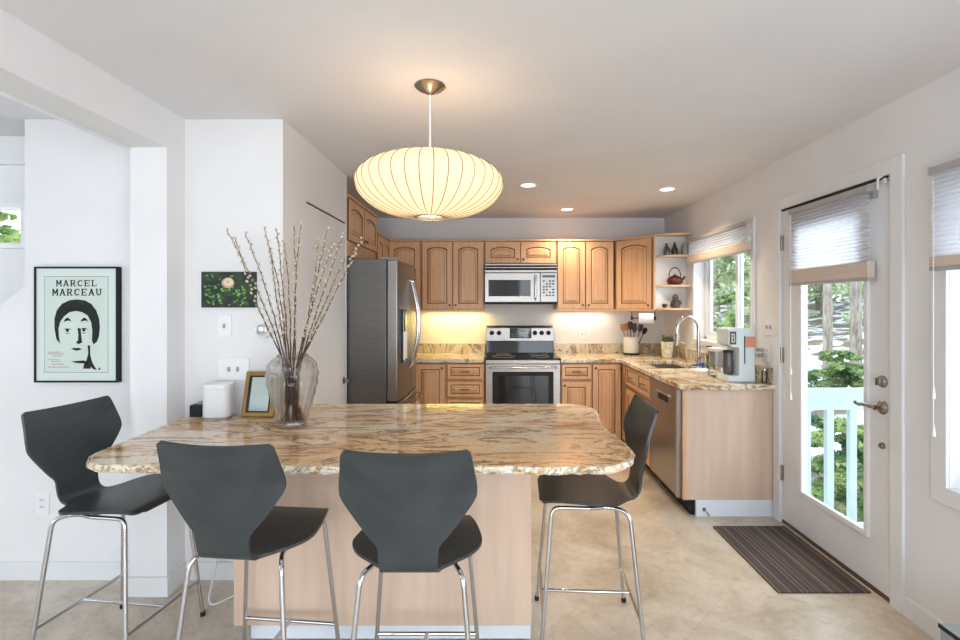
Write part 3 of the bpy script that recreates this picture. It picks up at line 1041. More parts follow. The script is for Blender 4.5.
for sgn, (a, b) in ((-1, (-0.45, -0.003)), (1, (0.003, 0.45))):
    dd = bowed(a, b, 0.715, 1.80).build('door', STEELF, r, bevel=0.006)
    hx = sgn * 0.045
    pts = [(hx, -0.012, 0.93)] + [(hx, -0.03 - 0.055 * math.sin(PI * t / 12), 0.95 + 0.70 * t / 12) for t in range(0, 13)] + [(hx, -0.012, 1.67)]
    MB().tube(pts, 0.012, 10).build('handle', CHROME, dd, smooth=50)
    if sgn < 0:
        MB().box(-0.36, -0.17, -0.016, 0.01, 1.0, 1.42).build('dispenser_panel', BLACKGL, dd, bevel=0.004)
        MB().box(-0.345, -0.185, -0.019, -0.010, 1.02, 1.24).build('dispenser_bay', WPLAS, dd, bevel=0.002)
fz = bowed(-0.45, 0.45, 0.11, 0.70, bow=0.04).build('freezer_drawer', STEELF, r, bevel=0.006)
pts = [(-0.36, -0.005, 0.62)] + [(-0.36 + 0.72 * t / 14, -0.035 - 0.055 * math.sin(PI * t / 14), 0.63) for t in range(15)] + [(0.36, -0.005, 0.62)]
MB().tube(pts, 0.014, 10).build('handle', CHROME, fz, smooth=50)
for x in (-0.40, 0.33):
    MB().box(x, x + 0.07, 0.02, 0.16, 1.80, 1.828).build('hinge_cover', GREYP, r, bevel=0.004)

# ------------------------------------------------------------------ peninsula
r = thing('peninsula_base', 'pale maple panelled base carrying the granite breakfast bar', 'cabinet', (-0.47, 2.07, 0))
X0, X1 = -1.10 + 0.47, 0.158 + 0.47
MB().box(X0, X1, 0.0, 0.72, 0.10, 0.847).build('panel_body', PANEL, r, bevel=0.002)
MB().box(X0 + 0.05, X1 - 0.0, 0.05, 0.66, 0.012, 0.10).build('kick_board', KICK, r)
ZP = 0.88
out = []
out += [(-1.578, 2.595), (-1.575, 2.35), (-1.56, 2.08)]
out += arc((-1.372, 1.940), 0.18, 180, 262, 10)
for i in range(1, 12):
    t = i / 12
    x = -1.40 + (0.36 + 1.40) * t
    out.append((x, 1.757 - 0.012 * math.sin(PI * t) ** 2 - (0.02 * math.exp(-((x - 0.22) / 0.18) ** 2)) + 0.004 * math.sin(9 * x)))
out += [(0.355 + 0.19 * math.cos(R(a)), 1.935 + 0.19 * math.sin(R(a))) for a in range(-82, 5, 9)]
out += [(0.546, 2.03), (0.540, 2.10), (0.528, 2.20), (0.520, 2.33), (0.528, 2.45), (0.545, 2.56), (0.552, 2.65), (0.550, 2.71), (0.535, 2.77), (0.50, 2.815), (0.45, 2.84), (0.40, 2.85)]
out += [(-1.115, 2.85), (-1.115, 2.595)]
r = thing('granite_bar_top', 'polished granite breakfast bar top with rough chiselled edge', 'worktop', (-0.5, 2.2, ZP - 0.03))
loc = [(x + 0.5, y - 2.2) for x, y in out]
n = len(loc)
MB().prism(loc, 0.004, 0.03).build('slab', GRAN, r)
# chiselled rim: dense jittered band just outside the slab edge
dense = []
for i in range(n):
    a, b = Vector(loc[i]), Vector(loc[(i + 1) % n])
    k = max(1, int((b - a).length / 0.018))
    for j in range(k):
        dense.append(a.lerp(b, j / k))
dn = len(dense)
rings = []
for z, off, jit in ((0.0305, -0.010, 0.0), (0.029, 0.002, 0.003), (0.020, 0.006, 0.004), (0.010, 0.004, 0.005), (0.0, -0.004, 0.004), (-0.002, -0.03, 0)):
    ring = []
    for i, p in enumerate(dense):
        t = (dense[(i + 1) % dn] - dense[i - 1]).normalized()
        nrm = Vector((t.y, -t.x))
        wall = (p.y + 2.2 > 2.59 and p.x - 0.5 < -1.10)
        o_ = (off + random.uniform(-jit, jit)) if not wall else min(off, 0) - 0.001
        q_ = p + nrm * o_
        ring.append((q_.x, q_.y, z + (random.uniform(-1, 1) * 0.0015 if jit else 0)))
    rings.append(ring)
mb = MB()
for k in range(len(rings) - 1):
    mb.add(rings[k] + rings[k + 1], [(i, dn + i, dn + (i + 1) % dn, (i + 1) % dn) for i in range(dn)])
mb.build('chiselled_edge', GRANE, r)


# ------------------------------------------------------------------ bar stools
ROWS = [(.205, .618, .105, 0), (.203, .624, .135, 0), (.192, .630, .162, .0), (.17, .635, .172, .002), (.10, .640, .194, .005), (.02, .638, .213, .008), (-.05, .632, .220, .012),
        (-.10, .626, .192, .010), (-.14, .622, .135, .004), (-.17, .622, .098, .001), (-.198, .630, .091, 0), (-.216, .652, .090, 0), (-.223, .685, .091, 0),
        (-.228, .718, .096, .004), (-.233, .748, .122, .010), (-.241, .81, .172, .022), (-.249, .86, .206, .030), (-.255, .895, .211, .032),
        (-.267, .95, .203, .026), (-.278, .995, .196, .020), (-.283, 1.012, .190, .018), (-.2845, 1.016, .178, .016)]


def crom(p0, p1, p2, p3, t):
    return tuple(0.5 * ((2 * b) + (-a + c_) * t + (2 * a - 5 * b + 4 * c_ - d) * t * t + (-a + 3 * b - 3 * c_ + d) * t ** 3) for a, b, c_, d in zip(p0, p1, p2, p3))


def shell(rows_idx):
    a, b = rows_idx
    S = []
    for k in range(a, b):
        p0, p1, p2, p3 = ROWS[max(k - 1, 0)], ROWS[k], ROWS[k + 1], ROWS[min(k + 2, len(ROWS) - 1)]
        for t in range(4):
            S.append((crom(p0, p1, p2, p3, t / 4), k + t / 4))
    S.append((ROWS[b], b))

    def pt(u):
        k = min(int(u), len(ROWS) - 2)
        t = u - k
        return crom(ROWS[max(k - 1, 0)], ROWS[k], ROWS[k + 1], ROWS[min(k + 2, len(ROWS) - 1)], t)
    th = 0.0055
    NU = 18
    top, bot = [], []
    for (y, z, hw, c_), u in S:
        e = 0.05
        q0, q1 = pt(max(0, u - e)), pt(min(len(ROWS) - 1.001, u + e))
        ty, tz = q1[0] - q0[0], q1[1] - q0[1]
        L_ = math.hypot(ty, tz) or 1
        ny, nz = tz / L_, -ty / L_          # up on the seat, forward on the back
        for i in range(NU + 1):
            uu = -1 + 2 * i / NU
            cc = c_ * uu * uu
            top.append((uu * hw, y + ny * (cc + th), z + nz * (cc + th)))
            bot.append((uu * hw, y + ny * (cc - th), z + nz * (cc - th)))
    nr = len(S)
    mb = MB()
    W = NU + 1
    off = len(top)
    fs = []
    for r_ in range(nr - 1):
        for i in range(NU):
            p = r_ * W + i
            fs.append((p, p + W, p + W + 1, p + 1)[::-1])
            fs.append((off + p, off + p + 1, off + p + W + 1, off + p + W)[::-1])
        p = r_ * W
        fs.append((p, off + p, off + p + W, p + W)[::-1])
        p = r_ * W + NU
        fs.append((p, p + W, off + p + W, off + p)[::-1])
    for i in range(NU):
        fs.append((i, i + 1, off + i + 1, off + i)[::-1])
        p = (nr - 1) * W + i
        fs.append((p, off + p, off + p + 1, p + 1)[::-1])
    # consistent orientation is recalculated by bmesh below
    mb.add(top + bot, fs)
    return mb


import bmesh


def fix_normals(o):
    bm = bmesh.new()
    bm.from_mesh(o.data)
    bmesh.ops.recalc_face_normals(bm, faces=bm.faces)
    bm.to_mesh(o.data)
    bm.free()


def make_stool(label):
    r = thing('bar_stool', label, 'bar stool', group='black plywood bar stools')
    se = shell((0, 11)).build('seat', BLACKW, r, smooth=50)
    ba = shell((11, len(ROWS) - 1)).build('backrest', BLACKW, r, smooth=50)
    fix_normals(se)
    fix_normals(ba)
    T = 0.0085
    for s in (-1, 1):
        fx = rounded([(s * 0.150, 0.0, 0.604), (s * 0.160, 0.160, 0.608), (s * 0.208, 0.210, 0.006)], 0.035, 7)
        rx = rounded([(s * 0.150, 0.0, 0.604), (s * 0.125, -0.09, 0.602), (s * 0.163, -0.160, 0.595), (s * 0.215, -0.215, 0.006)], 0.045, 7)
        l1 = MB().tube(fx, T, 10).build('leg', CHROME, r, smooth=50)
        l2 = MB().tube(rx, T, 10).build('leg', CHROME, r, smooth=50)
        MB().lathe([(0.011, 0), (0.012, 0.004), (0.011, 0.02)], 10, (s * 0.208, 0.210, 0)).build('foot_cap', BLACK, l1, smooth=40)
        MB().lathe([(0.011, 0), (0.012, 0.004), (0.011, 0.02)], 10, (s * 0.215, -0.215, 0)).build('foot_cap', BLACK, l2, smooth=40)
    zf = 0.17
    xf, yf = 0.208 - 0.043 * zf / 0.61, 0.210 - 0.05 * zf / 0.61
    xr, yr = 0.215 - 0.052 * zf / 0.6, -0.215 + 0.06 * zf / 0.6
    MB().tube([(-xf, yf, zf), (xf, yf, zf)], 0.008, 10).build('footrest', CHROME, r, smooth=50)
    MB().tube([(-xr, yr, zf), (xr, yr, zf)], 0.008, 10).build('footrest', CHROME, r, smooth=50)
    MB().tube([(0, yr, zf), (0, yf, zf)], 0.008, 10).build('footrest', CHROME, r, smooth=50)
    MB().tube([(-0.152, 0.0, 0.604), (0.152, 0.0, 0.604)], 0.008, 10).build('seat_support', CHROME, r, smooth=50)
    return r


st = make_stool('black plywood bar stool seen straight from behind at the middle of the bar')
spots = [((-0.262, 1.72), 0, None),
         ((-0.85, 1.80), R(-6), 'black plywood bar stool with its back turned, left of the middle one'),
         ((-1.598, 2.115), R(-97), 'black plywood bar stool at the left end of the bar under the poster'),
         ((0.41, 2.20), R(87), 'black plywood bar stool at the right end of the bar facing left')]
for (x, y), a, lab in spots:
    o = st if lab is None else copy_tree(st)
    o.location = (x, y, 0)
    o.rotation_euler = (0, 0, a)
    if lab:
        o['label'] = lab

# ------------------------------------------------------------------ pendant lamp
PX, PY = -0.287, 2.2
r = thing('pendant_lamp', 'saucer-shaped ribbed pendant lamp hanging over the breakfast bar', 'lamp', (PX, PY, 2.0))
prof = []
RR = 0.328
for i in range(0, 25):
    a = -PI / 2 + PI * i / 24
    x = math.cos(a)
    rr = 0.062 + (RR - 0.062) * (x if x > 0 else 0)
    z = (0.150 if a < 0 else 0.116) * math.copysign(abs(math.sin(a)), a)
    prof.append((rr, z))
NR = 36


def rib(a, z):
    ph = (a * NR / (2 * PI)) % 1.0
    return 1.0 - 0.008 * (4 * ph * (1 - ph)) ** 1.0


shade = MB().lathe(prof, NR * 6, mi=0, cap=False, f=rib).build('lamp_shade', LAMPFAB, r, smooth=80)
RIBM = mat('shade_rib_wire', (0.22, 0.15, 0.08), 0.6)
m = MB()
for k in range(NR):
    a = 2 * PI * k / NR
    m.tube([((rr + 0.0005) * math.cos(a), (rr + 0.0005) * math.sin(a), z) for rr, z in prof], 0.0018, 4)
m.build('shade_ribs', RIBM, shade, smooth=60)
m = MB()
m.lathe([(0.064, -0.153), (0.066, -0.146), (0.061, -0.146), (0.059, -0.153), (0.064, -0.153)], 32, cap=False)
m.build('bottom_ring', NICKEL, shade, smooth=40)
MB().lathe([(0.060, 0.114), (0.064, 0.114), (0.064, 0.119), (0.060, 0.119), (0.060, 0.114)], 24, cap=False).build('top_ring', WPLAS, shade)
MB().lathe([(0.001, -0.140), (0.058, -0.140), (0.058, -0.138), (0.001, -0.138)], 24).build('diffuser', BULBGL, shade)
MB().tube([(0, 0, 0.09), (0, 0, ZC - 2.0 - 0.03)], 0.0045, 8).build('stem', WPLAS, r)
MB().lathe([(0.068, ZC - 2.0), (0.070, ZC - 2.0 - 0.005), (0.055, ZC - 2.0 - 0.018), (0.02, ZC - 2.0 - 0.034), (0.006, ZC - 2.0 - 0.042)], 32).build('ceiling_canopy', NICKEL, r, smooth=60)
pl = bpy.data.lights.new('pendant_bulb', 'POINT')
pl.energy = 0.5
pl.color = (1.0, 0.76, 0.46)
pl.shadow_soft_size = 0.04
po = bpy.data.objects.new('pendant_bulb', pl)
po.location = (0, 0, -0.02)
po.parent = r
col.objects.link(po)
p2 = po.copy()  # second point lamp added near the top for the ceiling glow
p2.data = pl.copy()
p2.data.energy = 1.3
p2.data.color = (1.0, 0.62, 0.36)
p2.data.shadow_soft_size = 0.02
p2.location = (0.0, 0, 0.092)
col.objects.link(p2)
p2.parent = r

# downlights
DL = [((0.28, 4.02), 'recessed ceiling light nearest the pendant lamp'), ((1.47, 4.16), 'recessed ceiling light above the sink run'), ((0.75, 5.03), 'recessed ceiling light in front of the wall cabinets')]
for (x, y), lab in DL:
    r = thing('ceiling_light', lab, 'ceiling light', (x, y, ZC), 0, 'recessed ceiling lights')
    MB().lathe([(0.058, -0.001), (0.060, -0.006), (0.078, -0.006), (0.080, 0.0), (0.058, 0.0)], 28, cap=False).build('trim_ring', TRIM, r, smooth=40)
    MB().lathe([(0.058, -0.002), (0.001, -0.004)], 24, cap=False).build('lens', DOWNL, r)
    l = bpy.data.lights.new('downlight', 'SPOT')
    l.energy = 44
    l.spot_size = R(125)
    l.spot_blend = 0.8
    l.color = (1.0, 0.80, 0.56)
    l.shadow_soft_size = 0.05
    lo = bpy.data.objects.new('downlight', l)
    lo.location = (0, 0, -0.02)
    lo.parent = r
    col.objects.link(lo)

# under-cabinet lights
for x0, x1, lab, cc, en in ((-0.75, -0.12, 'slim under-cabinet light strip left of the microwave', (1.0, 0.76, 0.22), 3.2), (0.70, 1.26, 'slim under-cabinet light strip right of the microwave', (1.0, 0.84, 0.58), 1.5)):
    r = thing('light_strip', lab, 'light', ((x0 + x1) / 2, 5.44, 1.393), 0, 'under-cabinet light strips')
    hw = (x1 - x0) / 2
    MB().box(-hw, hw, -0.02, 0.02, -0.010, 0.012).build('housing', WPLAS, r, bevel=0.002)
    o = area('strip_glow', (0, 0, -0.012), (0, 0, 0), hw * 2, 0.03, en, cc)
    o.parent = r

# ------------------------------------------------------------------ wall plates
def plate(name, label, cat, loc, rz, w, h, kind, group='wall plates'):
    r = thing(name, label, cat, loc, rz, group)
    MB().box(-w / 2, w / 2, -0.006, 0, -h / 2, h / 2).build('cover_plate', PLATE, r, bevel=0.002)
    n = len(kind)
    for i, k in enumerate(kind):
        cx = (i - (n - 1) / 2) * 0.046
        if k == 's':
            MB().box(cx - 0.005, cx + 0.005, -0.014, -0.004, -0.012, 0.012).build('toggle', GREYP, r)
        else:
            f = MB().box(cx - 0.017, cx + 0.017, -0.008, -0.005, -0.034, 0.034).build('socket_face', WPLAS, r)
            m = MB()
            for zz in (-0.018, 0.018):
                m.box(cx - 0.008, cx - 0.005, -0.0086, -0.0078, zz - 0.005, zz + 0.006).box(cx + 0.005, cx + 0.008, -0.0086, -0.0078, zz - 0.005, zz + 0.006)
            m.build('slots', DARK, f)
    return r


def onwall(px, py, Y):
    return ((px - 494) * Y / 490, Y, H - (py - 305) * Y / 490)


plate('light_switch', 'single white light switch below the rose picture', 'light switch', onwall(225, 326, YP), 0, 0.072, 0.118, 's')
plate('light_switch', 'wide white double switch plate above the white speaker', 'light switch', onwall(234, 369, YP), 0, 0.165, 0.118, 'ss')
plate('wall_outlet', 'white wall outlet low on the poster wall', 'outlet', onwall(43, 503, YP), 0, 0.072, 0.115, 'o')
plate('wall_outlet', 'white double wall outlet on the splashback right of the range', 'outlet', onwall(584, 334, YB), 0, 0.115, 0.115, 'so')
plate('light_switch', 'white double switch plate beside the sink window and door', 'light switch', (XR, 3.43, 1.30), R(-90), 0.115, 0.118, 'ss')
r = plate('wall_outlet', 'white wall outlet with plugs behind the coffee maker', 'outlet', (XR, 3.48, 1.115), R(-90), 0.12, 0.115, 'oo')
for zz in (-0.02, 0.02):
    MB().box(-0.04, -0.008, -0.045, -0.008, zz - 0.012, zz + 0.012).build('plug', GREYP, r, bevel=0.003)
# thermostat
r = thing('thermostat', 'round white thermostat with silver dial beside the willow branches', 'thermostat', onwall(264.5, 329.5, YP))
h = MB().lathe([(0.045, 0), (0.043, 0.018), (0.034, 0.022), (0.001, 0.022)], 28)
h.v = [(x, -z, y) for x, y, z in h.v]
h.f = [f[::-1] for f in h.f]
h.build('cover', WPLAS, r, smooth=40)
h = MB().lathe([(0.030, 0.02), (0.028, 0.034), (0.020, 0.036), (0.001, 0.036)], 28)
h.v = [(x - 0.004, -z, y) for x, y, z in h.v]
h.f = [f[::-1] for f in h.f]
h.build('dial', CHROME, r, smooth=40)

# ------------------------------------------------------------------ rose picture
x0, _, z1 = onwall(203.5, 272, YP)
x1, _, z0 = onwall(257, 307.5, YP)
cw, ch = x1 - x0, z1 - z0
r = thing('picture', 'small dark canvas print of a pale rose among green leaves', 'picture', ((x0 + x1) / 2, YP, (z0 + z1) / 2))
MB().box(-cw / 2, cw / 2, -0.02, 0, -ch / 2, ch / 2).build('canvas', noisy('dark_foliage_print', (0.006, 0.007, 0.012), (0.03, 0.05, 0.02), 0.6, 14), r)
gm = [mat('print_green_%d' % i, c_, 0.6) for i, c_ in enumerate([(0.05, 0.17, 0.03), (0.12, 0.33, 0.05), (0.22, 0.45, 0.10), (0.02, 0.07, 0.02)])]
m = MB()
for i in range(95):
    lx, lz = random.uniform(-cw / 2 + 0.012, cw / 2 - 0.012), random.uniform(-ch / 2 + 0.012, ch / 2 - 0.012)
    if lz > 0.03 and random.random() < 0.75:
        continue
    a = random.uniform(0, PI)
    l_, w_ = random.uniform(0.006, 0.014), random.uniform(0.003, 0.007)
    pts = []
    for j in range(8):
        t = 2 * PI * j / 8
        px_, pz_ = l_ * math.cos(t), w_ * math.sin(t)
        pts.append((max(-cw / 2, min(cw / 2, lx + px_ * math.cos(a) - pz_ * math.sin(a))), -0.0203 - 0.000004 * i, max(-ch / 2, min(ch / 2, lz + px_ * math.sin(a) + pz_ * math.cos(a)))))
    m.add(pts, [tuple(range(8))], random.choice([0, 1, 1, 2, 3]))
m.build('printed_leaves', gm, r)
rm = [mat('print_rose_%d' % i, c_, 0.6) for i, c_ in enumerate([(0.62, 0.42, 0.25), (0.80, 0.66, 0.48), (0.68, 0.50, 0.36)])]
m = MB()
for j, (rr, dx, dz) in enumerate(((0.033, 0, 0), (0.024, 0.002, 0.003), (0.012, -0.002, 0.006))):
    m.add([(dx + rr * math.cos(2 * PI * k / 18) * (1 + 0.06 * math.sin(5 * k)), -0.0208 - 0.0002 * j, 0.036 + dz + rr * 0.85 * math.sin(2 * PI * k / 18)) for k in range(18)], [tuple(range(18))], j)
m.build('printed_rose', rm, r)

# ------------------------------------------------------------------ poster
YF = YP - 0.03
x0, _, z1 = onwall(33.7, 266.6, YF)
x1, _, z0 = onwall(117.5, 382.6, YF)
pw, ph_ = x1 - x0, z1 - z0
r = thing('framed_poster', 'black framed black-and-white poster of a stylised mime face', 'poster', (x0, YP, z0))
fr = 0.010
cells([0, fr, pw - fr, pw], [0, fr, ph_ - fr, ph_], lambda a, b: not (fr < a < pw - fr and fr < b < ph_ - fr), -0.03, 0.0, 'y').build('frame', FRAMEB, r)
MB().box(fr, pw - fr, -0.025, 0.0, fr, ph_ - fr).build('mat_board', MATB, r)
SX, SZ = pw / (462 - 66), ph_ / (605 - 56)


def P(cx, cy):
    return ((cx - 66) * SX, (605 - cy) * SZ)


a_, b_ = P(112, 558), P(415, 102)
ps = MB().box(a_[0], b_[0], -0.0255, -0.025, a_[1], b_[1]).build('print_sheet', PAPER, r)
m = MB()
for (u0, v0, u1, v1) in ((112, 102, 415, 103.5), (112, 556.5, 415, 558), (112, 102, 113.2, 558), (413.8, 102, 415, 558)):
    q0, q1 = P(u0, v1), P(u1, v0)
    m.box(q0[0], q1[0], -0.0258, -0.0255, q0[1], q1[1])
m.build('print_border', INK, ps)
YI = -0.0260


def poly(mb, pts, mi=0, y=YI):
    pts = [P(*p) for p in pts]
    n_ = len(pts)
    ar = sum(pts[i][0] * pts[(i + 1) % n_][1] - pts[(i + 1) % n_][0] * pts[i][1] for i in range(n_))
    if ar < 0:
        pts = pts[::-1]
    mb.add([(x, y, z) for x, z in pts], [tuple(range(n_))], mi)


def stroke(mb, a, b, w_):
    a, b = Vector(a), Vector(b)
    d_ = (b - a).normalized()
    nn = Vector((-d_.y, d_.x)) * w_ / 2
    poly(mb, [a + nn, b + nn, b - nn, a - nn])


GL = {  # strokes in a unit cell, y down; (x0,y0,x1,y1,weight)
    'M': [(.15, 0, .15, 1, .2), (.85, 0, .85, 1, .2), (.15, 0, .5, .7, .2), (.5, .7, .85, 0, .2), (0, .05, .3, .05, .13), (.7, .05, 1, .05, .13), (0, .95, .32, .95, .13), (.68, .95, 1, .95, .13)],
    'A': [(.5, 0, .15, 1, .18), (.5, 0, .85, 1, .22), (.25, .65, .75, .65, .12), (0, .95, .32, .95, .13), (.66, .95, 1, .95, .13), (.35, .05, .6, .05, .13)],
    'R': [(.2, 0, .2, 1, .22), (.2, .05, .7, .05, .13), (.7, .05, .82, .28, .2), (.82, .28, .65, .5, .2), (.65, .52, .2, .52, .12), (.5, .5, .85, 1, .2), (0, .05, .3, .05, .13), (0, .95, .4, .95, .13), (.7, .95, 1, .95, .13)],
    'C': [(.85, .08, .85, .35, .13), (.85, .1, .5, .05, .14), (.5, .05, .2, .25, .2), (.18, .2, .18, .8, .22), (.2, .78, .5, .95, .2), (.5, .95, .88, .8, .15)],
    'E': [(.2, 0, .2, 1, .22), (0, .05, .9, .05, .13), (.2, .5, .65, .5, .13), (0, .95, .9, .95, .13), (.87, 0, .87, .28, .12), (.65, .38, .65, .62, .1), (.87, .72, .87, 1, .12)],
    'L': [(.25, 0, .25, 1, .22), (0, .05, .5, .05, .13), (0, .95, .9, .95, .13), (.85, .7, .85, 1, .13)],
    'U': [(.2, 0, .2, .75, .2), (.2, .75, .5, .95, .2), (.5, .95, .8, .75, .18), (.8, .75, .8, 0, .18), (0, .05, .4, .05, .13), (.62, .05, 1, .05, .13)],
}


def word(mb, s, x0, y0, x1, y1):
    n_ = len(s)
    cell = (x1 - x0) / n_
    for i, c_ in enumerate(s):
        ox = x0 + i * cell
        ww, hh = cell * 0.84, (y1 - y0)
        for (a, b, c2, d2_, wt) in GL[c_]:
            stroke(mb, (ox + a * ww, y0 + b * hh), (ox + c2 * ww, y0 + d2_ * hh), wt * hh * 0.95)


m = MB()
word(m, 'MARCEL', 168, 120, 368, 149)
word(m, 'MARCEAU', 150, 161, 390, 193)
m.build('title_lettering', INK, ps)
# plain stylised face: cap of dark hair, brows, eyes, nose shade, lips, collar
m = MB()
hair = [(188, 422), (170, 400), (161, 350), (161, 300), (172, 262), (196, 232), (232, 215), (268, 211), (305, 216), (335, 232), (358, 262), (372, 300), (376, 340), (372, 385), (362, 412), (345, 425), (338, 405),
        (340, 360), (334, 318), (318, 288), (292, 272), (262, 266), (232, 272), (206, 292), (188, 318), (180, 350), (182, 385)]
cen = (268, 330)
k = len(hair)
outer = hair[:17]
inner = hair[17:][::-1]
inner = [hair[0]] + inner + [hair[16]]
io = [inner[min(len(inner) - 1, round(i * (len(inner) - 1) / (len(outer) - 1)))] for i in range(len(outer))]
for i in range(len(outer) - 1):
    if io[i] == io[i + 1]:
        poly(m, [outer[i], outer[i + 1], io[i]])
    else:
        poly(m, [outer[i], outer[i + 1], io[i + 1], io[i]])
for cx in (222, 302):
    bw = [(cx - 19, 322), (cx - 14, 308), (cx - 2, 297), (cx + 10, 302), (cx + 20, 318), (cx + 9, 311), (cx - 3, 306), (cx - 12, 315)]
    for i in range(3):
        poly(m, [bw[i], bw[i + 1], bw[7 - i - 1] if i < 3 else bw[5], bw[(8 - i) % 8] if i else bw[0]])
    poly(m, [bw[3], bw[4], bw[5]])
for cx, cy in ((222, 358), (300, 356)):
    poly(m, [(cx - 22, cy - 2), (cx - 8, cy - 9), (cx + 10, cy - 9), (cx + 22, cy - 1), (cx + 10, cy - 5), (cx - 8, cy - 5)])
    poly(m, [(cx + 8 * math.cos(t * PI / 5), cy + 8 * math.sin(t * PI / 5)) for t in range(10)])
    poly(m, [(cx - 14, cy + 12), (cx, cy + 18), (cx + 14, cy + 12), (cx, cy + 14)])
poly(m, [(270, 345), (285, 350), (288, 385), (292, 415), (275, 424), (262, 416), (272, 405), (274, 380)])
poly(m, [(238, 446), (255, 440), (264, 443), (274, 440), (292, 447), (266, 455)])
poly(m, [(318, 428), (330, 430), (330, 470), (338, 505), (350, 528), (362, 545), (346, 543), (332, 530), (334, 540), (296, 540), (300, 520), (312, 500), (320, 470)])
poly(m, [(240, 505), (300, 500), (318, 510), (300, 515), (262, 512)])
poly(m, [(372, 530), (380, 545), (368, 545)])
m.build('printed_face', INK, ps)
m = MB()
for (a, b, y) in ((130, 190, 461), (128, 210, 469), (150, 200, 479), (132, 185, 497), (145, 190, 506), (150, 205, 518), (130, 230, 532)):
    x = a
    while x < b:
        l_ = random.uniform(3, 9)
        poly(m, [(x, y - 2), (min(b, x + l_), y - 2), (min(b, x + l_), y + 2), (x, y + 2)], 0)
        x += l_ + 2.5
m.build('small_print', REDINK, ps)
MB().box(fr, pw - fr, -0.0285, -0.0275, fr, ph_ - fr).build('glazing', clear_glass('picture_glass', (0.97, 1, 0.99), 0.02), r)

# ------------------------------------------------------------------ things on the bar
VX, VY = -0.977, 2.375
r = thing('vase', 'large dimpled clear glass vase holding the willow branches', 'vase', (VX, VY, ZP + 0.0008))
pr = [(0.062, 0), (0.068, 0.006), (0.078, 0.05), (0.098, 0.12), (0.114, 0.19), (0.119, 0.24), (0.112, 0.285), (0.092, 0.315), (0.072, 0.328), (0.068, 0.338)]
outr = []
NS = 72
prd = []
for k in range(len(pr) - 1):
    for t in range(5):
        prd.append((pr[k][0] + (pr[k + 1][0] - pr[k][0]) * t / 5, pr[k][1] + (pr[k + 1][1] - pr[k][1]) * t / 5))
prd.append(pr[-1])


def dimple(a, z):
    e = min(1, z / 0.03) * min(1, max(0, (0.325 - z) / 0.03))
    return 1 + 0.035 * e * math.sin(8 * a + z * 55) * math.sin(8 * a - z * 75)


full = prd + [(rr - 0.006, z) for rr, z in prd[::-1] if z > 0.012] + [(0.0008, 0.012)]
MB().lathe(full, NS, f=dimple, cap=True).build('glass_body', VASE, r, smooth=80)

r = thing('willow_branches', 'bunch of pussy willow branches standing in the glass vase', 'branches', (VX, VY, ZP + 0.016))
tips = [(227, 231), (245.6, 234), (264.4, 229), (277, 231), (284, 242), (294, 226), (301, 224), (327, 229), (343, 234), (346, 256), (362, 239), (356, 250), (236, 240), (270, 250), (333, 245), (318, 240)]
for i, (tx, ty) in enumerate(tips):
    yy = random.uniform(-0.16, 0.14)
    Yt = VY + yy
    T_ = Vector(((tx - 494) * Yt / 490 - VX, yy, H - (ty - 305) * Yt / 490 - (ZP + 0.016)))
    ba = 2 * PI * i / len(tips)
    B_ = Vector((0.030 * math.cos(ba) - 0.02 * (1 if tx > 294 else -1) * random.random(), 0.030 * math.sin(ba), 0.0))
    N_ = Vector((T_.x * 0.22, T_.y * 0.16, 0.30))
    if N_.xy.length > 0.045:
        N_.xy = N_.xy.normalized() * 0.045
    pts = []
    bend = Vector((random.uniform(-0.02, 0.02), random.uniform(-0.02, 0.02), 0))
    for k in range(19):
        t = k / 18
        if t < 0.33:
            p = B_.lerp(N_, t / 0.33)
        else:
            s_ = (t - 0.33) / 0.67
            p = N_.lerp(T_, s_) + bend * math.sin(PI * s_)
        pts.append(p + Vector((random.uniform(-1, 1), random.uniform(-1, 1), 0)) * 0.0025)
    br = MB().tube(pts, [0.0045 - 0.003 * k / 18 for k in range(19)], 6)
    cat = MB()
    L_ = (T_ - N_).length
    ncat = 27
    for c2 in range(ncat):
        s_ = 0.16 + 0.84 * c2 / (ncat - 1)
        f_ = (0.33 + 0.67 * s_) * 18
        k = min(17, int(f_))
        p = pts[k].lerp(pts[k + 1], f_ - k)
        dr = (pts[k + 1] - pts[k]).normalized()
        aa = c2 * 2.4 + i
        sd = Vector((math.cos(aa), math.sin(aa), 0.2))
        ax = (dr + sd * 0.7).normalized()
        e0 = p + sd * 0.002
        ln = random.uniform(0.011, 0.017)
        cat.tube([e0, e0 + ax * ln * 0.3, e0 + ax * ln * 0.7, e0 + ax * ln], [0.0025, 0.0062, 0.0056, 0.001], 6)
    # side twig low in the vase
    o = br.build('branch', TWIG, r, smooth=60)
    cat.build('catkins', CATKIN, o, smooth=60)
for k in range(7):
    a = k * 2.4
    q0 = Vector((0.02 + 0.02 * random.random(), 0, 0)) @ Matrix.Rotation(a, 3, 'Z')
    q1 = Vector((0.022 + 0.02 * random.random(), 0, 0.27)) @ Matrix.Rotation(a + 0.6, 3, 'Z')
    cat = MB()
    pts = [q0.lerp(q1, t / 8) + Vector((random.uniform(-.004, .004), random.uniform(-.004, .004), 0)) for t in range(9)]
    cat.tube(pts, [0.006 if t % 2 else 0.0045 for t in range(9)], 6)
    cat.build('stem', TWIG, r, smooth=60)

# white speaker
r = thing('speaker', 'white rounded smart speaker on the bar against the wall', 'speaker', ((218.5 - 494) * 2.51 / 490, 2.51, ZP + 0.0005), R(8))


def rrect(w_, d_, rad, n_=6):
    pts = []
    for cx, cy, a0 in ((w_ - rad, d_ - rad, 0), (-w_ + rad, d_ - rad, 90), (-w_ + rad, -d_ + rad, 180), (w_ - rad, -d_ + rad, 270)):
        pts += arc((cx, cy), rad, a0, a0 + 90, n_)
    return pts


